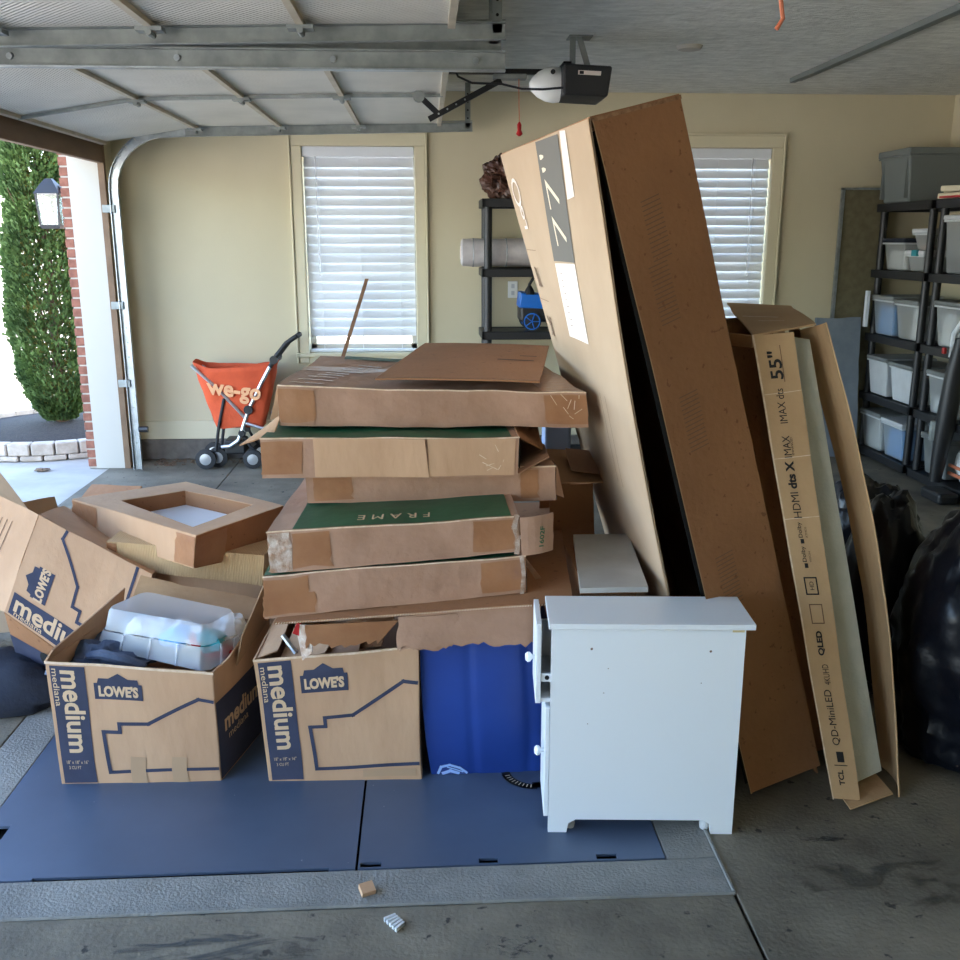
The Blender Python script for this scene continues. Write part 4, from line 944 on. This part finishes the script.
for x in (.062,Wd-.07): MB().lathe(cbp(x,.03,.0),[(.012,0),(.014,.012),(.01,.04)],12).build('foot','bin_white',cb)
# loose board behind
bd=P['board']; tag(sheet(QF([V((p.x,p.y,.632)) for p in bd],0),.016,(1,1)).build('loose_shelf_board','whiteb',bevel=.001),'loose greyish white shelf board lying behind the white cabinet','board')
hb=[V((.44,2.62,0)),V((.64,2.62,0)),V((.60,2.62,.62)),V((.44,2.62,.62))]
sb_=thing('cardboard_box','dark cardboard box supporting the loose white board','box',(.56,2.8,0)); Block(hb+[p+V((0,.32,0)) for p in hb],.003,4).mesh((4,6,4)).build('carton','kraftb',sb_)
# ================================================================== taped frame boxes
def fbox(label,key,seed,mat_='kraftd',amp=.005,tapes=((0,.17),(.83,1)),green=False,seam=None):
    q=P[key]; c=sum(q,V())/8; r=thing('taped_flat_box',label,'box',(c.x,c.y,min(p.z for p in q)),'taped flat boxes in the stack')
    B=Block(q,amp,seed); B.mesh((44,7,20)).build('carton',mat_,r)
    Ff=B.face('front')
    for a,b in tapes: patch(Ff,a,b,.10,.92,.0018,seed=seed).build('tape','tape',r)
    line(Ff,[(0,1),(1,1)],.004,.001).build('worn_edge','edge',r)
    if green: patch(B.face('top'),.10 if green==1 else .0,.97,.012,.97,.0015,(18,10)).build('green_print','green',r)
    return r,B,Ff
f5,B5,F5=fbox('taped flat frame box, bottom of the stack, on the corrugated sheet','frame5',5,green=2)
patch(F5,.0,.20,.05,.55,.002,seed=4).build('tape','tape',f5); patch(B5.face('right'),.0,.1,0,1,.002).build('tape','tapew',f5)
mb=MB(); line(F5,[(.985,.02),(.99,.5),(.985,.98)],.012,.0025,mb); mb.build('crinkled_tape','tapew',f5)
f4,B4,F4=fbox('taped flat box with FRAME on its green top, second from stack bottom','frame4',6,tapes=((.10,.25),(.82,.98)),green=1)
patch(F4,.0,.09,.03,.95,.0022,seed=7).build('crinkled_tape','tapew',f4)
T4=B4.face('top'); text(T4,'F R A M E',.50,.10,.20,.045,180,.003,bold=.0).build('lettering','tan',f4)
sheet(QF(P['flap4'],.003,3,bow=.01),.004,(5,5),(0,.004,0,0)).build('flap','kraftd',f4); Fq=QF(P['flap4'],.003,3,bow=.01); text(Face(lambda u,v:Fq.at(u,v,.002)),'1602F',.60,.45,.06,.014,85,.0025).build('lettering','gink',f4)
mb=MB(); line(F4,[(.985,.0),(.992,.4),(.98,.7),(.99,1)],.014,.003,mb); mb.build('crinkled_tape','tapew',f4)
sheet(QF([(.262,2.605,.70),(.27,2.62,.70),(.335,2.70,.60),(.315,2.69,.60)],.0),.004,(2,2)).build('torn_strip','kraftd',f4)
f3,B3,F3=fbox('plain taped flat box set back, third from stack bottom','frame3',7,tapes=((.03,.18),(.86,.93)))
patch(B3.face('right'),.0,.15,.0,1,.003,seed=2).build('crinkled_tape','tapew',f3)
sheet(QF([(.392,2.84,.82),(.42,2.86,.805),(.40,2.88,.90),(.385,2.86,.905)],.004,2),.003,(3,3)).build('torn_corner','kraftd',f3)
f2,B2,F2=fbox('taped flat box with green top and gaping right end, fourth from stack bottom','frame2',8,tapes=((.0,.16),(.80,.985)),green=2)
sheet(QF([F2.at(.205,.02,.004),F2.at(.65,.0,.004),F2.at(.63,.98,.006),F2.at(.20,.99,.004)],.003,3,bow=-.004),.003,(10,4)).build('front_flap','kraft',f2)
sheet(QF([F2.at(.65,.02,.002),F2.at(.985,.03,.002),F2.at(.985,.97,.002),F2.at(.64,.98,.002)],.002,3),.002,(6,4)).build('front_flap','kraft',f2)
mb=MB(); rnd=random.Random(3)
for i in range(7):
    u=.84+rnd.random()*.12; v=.15+.6*rnd.random(); line(F2,[(u,v),(u+rnd.uniform(-.06,.03),v+rnd.uniform(-.1,.25))],.0022,.0045,mb)
mb.build('crinkled_tape','edge',f2)
# gaping end: black plate as painted shade of the inside, and a flap
x0=.272
sheet(QF([(x0,2.79,.90),(.372,2.86,.935),(.375,3.0,.945),(x0,3.2,.905)],.002,3),.004,(4,3)).build('end_flap','kraftd',f2)
sheet(QF([(x0,2.79,1.01),(.36,2.92,.945),(.37,3.3,1.02),(x0,3.3,1.02)],.004,3),.004,(5,4)).build('end_flap','kraftb',f2)
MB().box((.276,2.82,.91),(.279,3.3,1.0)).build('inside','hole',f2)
f1,B1,F1=fbox('largest taped flat box, on top of the stack under a loose sheet','frame1',9,amp=.008,tapes=((.0,.115),(.86,1)))
T1=B1.face('top')
patch(T1,.0,1,.46,.60,.002,(20,3),seed=4).build('tape','tape',f1); patch(T1,.86,1,.0,1,.002,seed=5).build('tape','tape',f1)
patch(T1,.12,.55,.86,1,.002,seed=5).build('green_print','green',f1)
mb=MB(); rnd=random.Random(6)
for i in range(9): u=.03+.022*i; v=.08+.075*i; line(T1,[(u,v),(u+.07+.04*rnd.random(),v-.02)],.012,.0035,mb)
mb.build('crinkled_tape','tapew',f1)
mb=MB()
for i in range(8):
    u=.88+.10*rnd.random(); v=.2+.7*rnd.random(); line(F1,[(u,v),(u+rnd.uniform(-.04,.04),v+rnd.uniform(-.3,.3))],.002,.0035,mb)
mb.build('crinkled_tape','edge',f1)
sheet(QF([(-.475,2.89,1.05),(-.452,2.90,1.06),(-.445,2.92,1.155),(-.452,2.92,1.15)],.002),.004,(2,3)).build('torn_flap','kraft',f1)
sheet(QF([(-.56,2.84,.985),(-.46,2.86,1.015),(-.44,2.93,1.075),(-.455,2.95,1.05)],.003),.004,(4,3)).build('torn_flap','kraft',f1)
ctp=thing('cardboard_sheet','flat brown cardboard sheet lying loose on top of the stack','cardboard',(.17,3.2,1.17))
cq=[p+V((0,0,z)) for p,z in zip(P['cardtop'],(.012,.012,-.004,-.006))]; Fct=QF(cq,.002,3,bow=.003); sheet(Fct,.005,(12,10),(.002,0,.003,0)).build('sheet','kraftb',ctp)
mb=MB(); Fc2=Face(lambda u,v:Fct.at(u,v,.003))
for k in range(5): line(Fc2,[(.68+.05*k,.50),(.71+.05*k,.50)],.012,.001,mb)
line(Fc2,[(.82,.62),(.92,.625)],.010,.001,mb); mb.build('small_print','ink',ctp)
line(Fct,[(0,0),(1,.0)],.005,.004).build('corrugated_edge','flute',ctp)
# corrugated sheet below stack and torn pieces
sh=thing('corrugated_sheet','large brown corrugated sheet under the stack of flat boxes','cardboard',(0,2.9,.55))
sq=[V(p) for p in P['sheet']]; sq=[p+V((0,0,-.008)) for p in sq]
Fs=QF(sq,.002,4); sheet(Fs,.007,(16,8)).build('sheet','kraftb',sh)
mb=MB()
for k in range(110):
    p=Fs.at((k+.5)/110,.0); q_=Fs.at((k+.9)/110,.0); mb.bar(p+V((0,-.001,-.002)),q_+V((0,-.001,.002)),.003,.0015,(0,1,0))
mb.build('flutes','edge',sh,kind='stuff')
tn=thing('torn_cardboard','torn brown cardboard hanging under the corrugated sheet, above the blue bag','cardboard',(.1,2.55,.5))
sheet(QF([(-.09,2.545,.445),(.30,2.53,.462),(.31,2.53,.585),(-.09,2.55,.545)],.006,3),.004,(26,4),(.02,0,0,.008),3).build('torn_piece','kraftd',tn)
sheet(QF([(-.09,2.550,.44),(.10,2.545,.455),(.085,2.54,.56),(-.09,2.55,.545)],.006,5),.004,(14,4),(.022,.02,0,.01),8).build('torn_piece','kraftd',tn)
tn2=thing('torn_cardboard','taped torn cardboard corner sticking out above the centre moving box','cardboard',(-.28,2.56,.45))
sheet(QF([(-.355,2.56,.45),(-.15,2.56,.46),(-.09,2.55,.535),(-.355,2.56,.525)],.006,6),.004,(16,4),(.02,.0,0,.004),9).build('torn_piece','tape',tn2)
sheet(QF([(-.365,2.57,.41),(-.335,2.56,.44),(-.335,2.56,.525),(-.385,2.58,.52)],.004,6),.004,(4,5)).build('taped_end','tapew',tn2)
MB().obox((-.375,2.575,.505),(.02,.006,.035),Matrix.Rotation(.4,3,'Y')).build('red_tape','red',tn2)
rnd=random.Random(11)
for i,(x,y,z,m_) in enumerate(((-.28,2.72,.40,'kraftd'),(-.20,2.74,.405,'kraftb'),(-.36,2.72,.395,'kraft'))):
    q=[V((x-.09,y-.05,z-.03)),V((x+.06,y-.07,z-.005)),V((x+.09,y+.06,z+.045)),V((x-.06,y+.07,z+.02))]
    tag(sheet(QF(q,.015,i,9),.003,(6,6)).build('crumpled_packaging',m_),('crumpled rosy wrapping in the centre moving box','small brown wrapping scrap in the centre moving box','pale crumpled wrapping at the left of the centre box')[i],'packaging')
tag(MB().bar((-.44,2.70,.435),(-.40,2.68,.385),.012,.008).build('white_stick','white'),'thin white plastic stick in the centre moving box','stick')
# boxes behind, right of the stack
rbx=thing('cardboard_box','open cardboard box between the stack and the leaning long box','box',(.52,3.35,0))
sheet(QF([(.42,3.2,0),(.62,3.2,0),(.57,3.2,.76),(.42,3.2,.76)],.004,2),.004,(6,10)).build('front_panel','kraftb',rbx)
sheet(QF([(.62,3.2,0),(.62,3.5,0),(.53,3.5,.76),(.57,3.2,.76)],.004,2),.004,(6,10)).build('side_panel','kraftb',rbx)
sheet(QF([(.42,3.5,0),(.62,3.5,0),(.53,3.5,.76),(.42,3.5,.76)],.004,2),.004,(6,10)).build('back_panel','kraftb',rbx)
sheet(QF([(.42,3.2,.765),(.62,3.2,.765),(.60,3.45,.82),(.42,3.45,.83)],.006,2),.004,(5,5)).build('flap','kraft',rbx)
sheet(QF([(.50,3.24,.80),(.60,3.22,.79),(.585,3.36,.84),(.50,3.38,.845)],.005,2),.004,(4,4)).build('flap','kraftd',rbx)
tag(MB().box((.44,3.52,.60),(.54,3.62,.99)).build('blue_package','bluel',bevel=.01),'small pale blue package glimpsed right of the stack','package')
# ================================================================== long leaning box
q=P['long']; lb=thing('long_cardboard_box','tall long television carton leaning left against the stack','box',(.95,3.0,0))
A,Bb,U,T,Fz,Gz,Xz,Yz=q
w_=(Bb-A); 
# lift so that low edge just touches floor
A1=P['long_near'][0]; printed=[Fz,A1,T,Yz]
Fp=QF(printed,.004,2,2.5,bow=.0,bowv=-.0)
_f0=Fp.fn
Fp=Face(lambda u,v:_f0(u,v)+V((-.028,-.0,0))*max(0,math.sin(PI*min(1,max(0,v))))*max(0,u)) 
sheet(Fp,.005,(16,30)).build('printed_side','kraftp',lb)
Rr=QF([Bb,Gz,Xz,U],.003,2); sheet(Rr,.005,(8,12)).build('side_panel','kraftb',lb)
Bk_=QF([Gz,Fz,Yz,Xz],.003,2); sheet(Bk_,.005,(6,12)).build('back_panel','kraftb',lb)
Tp=QF([T,U,Xz,Yz],.002,2); sheet(Tp,.005,(4,8)).build('top_panel','kraftb',lb)
# narrow front flap standing slightly proud so a dark gap shows on its left
ax=(T-A); A2=A+w_*.06+V((0,0,.004)); 
def along(t): return A.lerp(T,t)
nfl=[A+V((-.005,-.02,.0)),Bb+V((.0,-.012,.035)),U+V((0,-.004,-.006)),T+V((.004,-.012,-.006))]
def ff(u,v):
    p=bil(nfl,u,v); gap=.012*(1-u)*(1-v)   # left edge drawn back to the right lower down
    p=p+w_.normalized()*gap*(1.0 if v<.97 else 0)
    return p+nz(p,.003,3,2)+V((0,-.015*math.sin(PI*v),0))*(1-u)
Fn=Face(ff); sheet(Fn,.005,(8,40),(0,.0025,0,.0)).build('end_flap','kraftb',lb)
line(Fn,[(0,0),(0,1)],.006,.002).build('flap_edge','kraftin',lb)
line(Fn,[(0,1),(1,1)],.010,.003).build('top_fold','flute',lb)
gp=QF([A+w_*.02+V((0,.03,0)),Bb+V((-.01,.03,.03)),U+V((-.01,.03,-.03)),T+V((.01,.03,-.03))],0); sheet(gp,.003,(2,2)).build('inner_backing','hole',lb)  # black sheet: shade of the gap painted behind the flap
F77=Face(lambda u,v:Fp.at(u,v,.003))
def quv(key): return [tuple((p.x,p.y)) for p in P[key]] 
def qpatch(key,m,name,root,F,off=.0015,n=(4,8)):
    c=[V((a[0],a[1],0)) for a in P[key]]; mb=MB(); vs=[]
    for j in range(n[1]+1):
        for i in range(n[0]+1):
            p=bil(c,i/n[0],j/n[1]); vs.append(F.at(p.x,p.y,off))
    mb.add(vs,[(j*(n[0]+1)+i,j*(n[0]+1)+i+1,(j+1)*(n[0]+1)+i+1,(j+1)*(n[0]+1)+i) for j in range(n[1]) for i in range(n[0])]); return mb.build(name,m,root)
qpatch('long_dark','darkprint','dark_panel',lb,F77); qpatch('long_label','labelw','paper_label',lb,F77); qpatch('long_strip','labelw','pale_strip',lb,F77)
text(F77,'77"',.56,.905,.275,.135,90,.003,bold=-.012).build('large_numerals','pale',lb)
cu,cv=.10,.93; mb=MB(); line(F77,[(cu+.045*math.cos(a),cv+.022*math.sin(a)) for a in [2*PI*i/16 for i in range(17)]],.012,.002,mb); text(F77,'LG',.12,.885,.08,.05,90,.003,mb,.03); mb.build('round_logo','labelw',lb)
mb=MB(); rnd=random.Random(4)
for cu,cv in ((.10,.775),(.09,.68)):
    for i in range(7): line(F77,[(cu+rnd.uniform(-.03,.03),cv-.018),(cu+rnd.uniform(-.04,.04),cv+.016)],.006,.002,mb)
    line(F77,[(.02,cv+.05),(.17,cv+.05)],.002,.002,mb)
mb.build('handling_symbols','inkf',lb)
mb=MB(); 
for u in (.64,.70):
    line(F77,[(u,.45),(u,.60)],.003,.002,mb)
for k in range(9): line(F77,[(.44+.003*k,.70+.011*k),(.48,.70+.011*k)],.002,.003,mb)
mb.build('fine_print','inkf',lb)
line(F77,[(1,0),(1,1)],.006,.001).build('worn_edge','kraftin',lb)
mb=MB()
for v0 in (.885,.62,.38,.80):
    for i in range(14): line(Fn,[(.22 if v0<.85 else .30,v0-.006*i),(.45 if v0<.85 else .52,v0-.006*i+.004)],.0022,.0035,mb)
mb.build('scuff_lines','inkf',lb)
# ================================================================== 55 inch box
tv=thing('television_box','open television carton with foam inside, leaning beside the black bags','box',(1.25,2.6,0))
q=P['tv_strip']; q=[q[0],q[1],q[2],q[3]]; Ft=QF(q,.003,3); sheet(Ft,.004,(6,30)).build('printed_flap','kraftt',tv)
F5t=Face(lambda u,v:Ft.at(u,v,.002))
def tvt(st,v,l,h,u=.5,bold=.02): text(F5t,st,u,v,l,h,90,.002,bold=bold).build('lettering','ink',tv)
tvt('TCL',.048,.046,.020,.42,.03); patch(F5t,.25,.70,.074,.076,.002).build('divider','ink',tv)
patch(F5t,.38,.62,.082,.105,.002).build('partner_mark','ink',tv)
tvt('QD-MiniLED',.180,.165,.028,.46,.0); tvt('4KUHD',.274,.060,.020,.5,0); tvt('QLED',.342,.072,.022,.46,.04)
line(F5t,[(.30,.385),(.66,.385),(.66,.425),(.30,.425)],.003,closed=True).build('icon_frame','inkf',tv); line(F5t,[(.28,.447),(.62,.447),(.62,.482),(.28,.482)],.004,closed=True).build('icon_frame','ink',tv)
tvt('HD',.465,.024,.012,.46,0)
mb=MB()
for vv in (.527,.580):
    text(F5t,'Dolby',.40,vv+.006,.046,.015,90,.002,mb,.01); patch(F5t,.36,.46,vv-.024,vv-.014,.002,mb=mb)
mb.build('lettering','ink',tv)
for st,vv in (('VISION',.527),('ATMOS',.580)): text(F5t,st,.55,vv,.032,.006,90,.002,bold=0).build('lettering','ink',tv)
tvt('HDMI',.640,.075,.022,.40,.0); tvt('dts X',.705,.080,.024,.40,.04)
tvt('IMAX',.765,.062,.020,.40,.0); tvt('ENHANCED',.765,.05,.006,.54,.0)
tvt('IMAX dts',.850,.098,.020,.42,.0); tvt('55"',.935,.080,.034,.42,.02)
mb=MB(); line(F5t,[(.6,.90),(.6,.975)],.002,mb=mb); mb.build('fine_print','inkf',tv)
for vv in (.61,.74,.875): line(F5t,[(0,vv),(1,vv+.004)],.002,.001).build('crease','edge',tv)
def tv2(st,v,l,h,u,b=.02): text(F5t,st,u,v,l,h,90,.002,bold=b).build('lettering','ink',tv)
mb=MB(); line(F5t,[(0,0),(0,1)],.005,.001,mb); mb.build('worn_edge','edge',tv)
F3_=P['tv_foam']; sheet(QF(F3_,.002,3),.05,(4,16)).build('foam_block','foam',tv)
q=P['tv_flap']; Ff0=QF(q,.004,3,bow=-.02); Ff_=Face(lambda u,v:Ff0.fn(u,v)+V((.05,0,0))*max(0,math.sin(PI*min(1,max(0,v))))); sheet(Ff_,.004,(8,24)).build('curved_flap','kraftt',tv)
q=[P['tv_flap'][0]+V((.01,.35,0)),P['tv_flap'][0],P['tv_flap'][3],P['tv_flap'][3]+V((.15,.5,0))]; sheet(QF(q,.004,3),.004,(6,12)).build('side_panel','kraftin',tv)
q=P['tv_top']; Ftp=QF(q,.006,3); sheet(Ftp,.005,(8,8)).build('top_flap','kraftt',tv)
mb=MB(); Ft2=Face(lambda u,v:Ftp.at(u,v,.003)); line(Ft2,[(.1,.5),(.55,.36)],.012,.001,mb); line(Ft2,[(.25,.30),(.6,.22)],.008,.001,mb); mb.build('crease_tape','edge',tv)
sheet(QF([P['tv_top'][0],P['tv_top'][0]+V((-.03,.25,-.01)),P['tv_top'][0]+V((-.02,.25,-.05)),P['tv_top'][0]+V((.01,.02,-.035))],.003,3),.004,(4,4)).build('tuck_flap','kraftt',tv)
q=P['tv_bottom']; q=[V((p.x,p.y,max(.006,p.z+.008))) for p in q]; sheet(QF(q,.002,3),.004,(6,6)).build('bottom_flap','kraftt',tv)
# left side wall and rear
a0=P['tv_strip'][0]; a1=P['tv_strip'][3]
sheet(QF([a0+V((.01,.46,0)),a0+V((.035,.22,0)),a1+V((-.02,.22,0)),a1+V((-.06,.55,0))],.003,3),.004,(6,16)).build('side_panel','kraftb',tv)
b0=P['tv_flap'][0]+V((0,.38,.02)); sheet(QF([a0+V((-.02,.46,0)),b0,P['tv_flap'][3]+V((.14,.52,0)),a1+V((-.06,.56,0))],.003,3),.004,(6,12)).build('back_panel','kraftin',tv)
sheet(QF([a0+V((.0,.2,.02)),P['tv_flap'][0]+V((-.02,.18,.03)),P['tv_flap'][3]+V((-.01,.2,-.02)),a1+V((.0,.2,-.02))],0),.003,(2,2)).build('inner_backing','kraftb',tv)
# ================================================================== black bags
def bagfn(p,d):
    t=max(0,d.z); a=math.atan2(d.y,d.x); hr=max(.05,math.hypot(d.x,d.y)); k=min(2.6,hr**(-.45 if d.z>0 else -.85))*(1-.35*t**2)
    f_=1+.05*t*math.sin(a*9+3*t)+.02*math.sin(a*17+5*d.z)
    return V((p.x*k*f_,p.y*k*f_,p.z))
gb=thing('trash_bag','large full black trash bag at the right edge, knotted at the top','bag',(1.78,2.85,0),'black trash bags at the right')
MB().blob((1.79,2.68,.42),(.325,.28,.43),.05,2.6,2,(84,56),.003,bagfn).build('bag','blacksheen',gb,smooth=True)
MB().blob((1.71,2.70,.85),(.07,.06,.04),.3,3,5,(24,14)).build('knot','blacksheen',gb,smooth=True)
gb2=thing('trash_bag','lower black trash bag lying behind the tall knotted one','bag',(1.85,3.9,0),'black trash bags at the right')
MB().blob((2.02,4.15,.24),(.24,.24,.27),.10,2.2,6,(60,36),.003).build('bag','blacksheen',gb2,smooth=True)
gb3=thing('trash_bag','added black bag filling the dark gap between the television carton and the tall bag','bag',(1.62,3.25,0),'black trash bags at the right')
MB().blob((1.60,3.12,.34),(.15,.16,.38),.08,2.4,9,(48,32),.003).build('bag','blacksheen',gb3,smooth=True)  # extra bag, added to keep the gap beside the carton dark
# ================================================================== litter on floor
tag(MB().obox((-.165,2.085,.012),(.035,.03,.016),Matrix.Rotation(.4,3,'Z')@Matrix.Rotation(.3,3,'X')).build('cardboard_scrap','kraft'),'small folded cardboard scrap on the concrete band','scrap')
cp=thing('paper_scrap','small crumpled grey paper scrap in front of the steel plates','scrap',(-.095,1.97,0))
for i in range(5): MB().obox((-.105+.006*i,1.985-.008*i,.006),(.03,.006,.01),Matrix.Rotation(.5+.1*i,3,'Z')).build('strip','bin_white',cp)

sk=thing('round_sticker','torn black ring-shaped sticker on the right steel plate by the blue bag','sticker',(.30,2.60,.003))
Fsk=Face(lambda u,v:V((.20+.2*u,2.50+.2*v,.0035)))
for r0,a0,a1 in ((.085,3.3,4.6),(.075,4.75,5.5)):
    line(Fsk,[(.55+r0*5*math.cos(a0+(a1-a0)*k/10),.6+r0*5*math.sin(a0+(a1-a0)*k/10)) for k in range(11)],.026,.0005).build('ring_piece','sticker',sk)
mb=MB()
for k in range(9):
    a=3.4+k*.14; line(Fsk,[(.55+.39*math.cos(a),.6+.39*math.sin(a)),(.55+.45*math.cos(a),.6+.45*math.sin(a))],.003,.001,mb)
mb.build('ring_marks','pale',sk)

# dark smears on the slab: irregular thin films, patchy by noise, fading at their own rim
def smear(name,label,cx,cy,rx,ry,sc,seed,thr,col=(84,82,76)):
    m=bpy.data.materials.new(name); m.use_nodes=True; nt=m.node_tree; N=nt.nodes; L=nt.links; b=N['Principled BSDF']
    b.inputs['Base Color'].default_value=(*s(*col),1); b.inputs['Roughness'].default_value=.85
    tc_=N.new('ShaderNodeTexCoord'); mp=N.new('ShaderNodeMapping'); mp.inputs['Location'].default_value=(seed,seed*.3,0); mp.inputs['Scale'].default_value=(sc[0],sc[1],1); L.new(tc_.outputs['Object'],mp.inputs[0])
    n=N.new('ShaderNodeTexNoise'); n.inputs['Scale'].default_value=1; n.inputs['Detail'].default_value=6; n.inputs['Distortion'].default_value=1.6; L.new(mp.outputs[0],n.inputs['Vector'])
    g_=N.new('ShaderNodeMapping'); g_.inputs['Scale'].default_value=(1/rx,1/ry,0); L.new(tc_.outputs['Object'],g_.inputs[0])
    gl=N.new('ShaderNodeVectorMath'); gl.operation='LENGTH'; L.new(g_.outputs[0],gl.inputs[0])
    mr=N.new('ShaderNodeMapRange'); mr.inputs[1].default_value=.45; mr.inputs[2].default_value=1.0; mr.inputs[3].default_value=.0; mr.inputs[4].default_value=-.35; L.new(gl.outputs['Value'],mr.inputs[0])
    ad=N.new('ShaderNodeMath'); ad.operation='ADD'; L.new(n.outputs['Fac'],ad.inputs[0]); L.new(mr.outputs[0],ad.inputs[1])
    m2=N.new('ShaderNodeMapRange'); m2.inputs[1].default_value=thr; m2.inputs[2].default_value=thr+.16; m2.inputs[4].default_value=.75; L.new(ad.outputs[0],m2.inputs[0]); L.new(m2.outputs[0],b.inputs['Alpha'])
    mb=MB(); k=28; mb.v=[(rx*math.cos(2*PI*i/k),ry*math.sin(2*PI*i/k),0) for i in range(k)]; mb.f=[tuple(range(k))]
    o=mb.build(name,m); o.location=(cx,cy,.0012); return tag(o,label,'stain')
smear('rubber_smear','dark swirling rubber smear on the concrete before the left steel plate',-.52,1.90,.42,.10,(7,22),3.1,.44,(70,72,72))
smear('oil_stain','short dark streak on the concrete beside the television carton',1.06,2.24,.10,.02,(14,60),1.2,.38,(40,40,38))
smear('damp_patch','broad darker patch on the concrete right of the floor joint',1.15,2.05,.34,.16,(5,9),7.7,.46,(74,70,60))
smear('oil_stain','small dark spots on the concrete before the right steel plate',.18,1.88,.12,.06,(26,44),5.3,.50,(60,64,66))
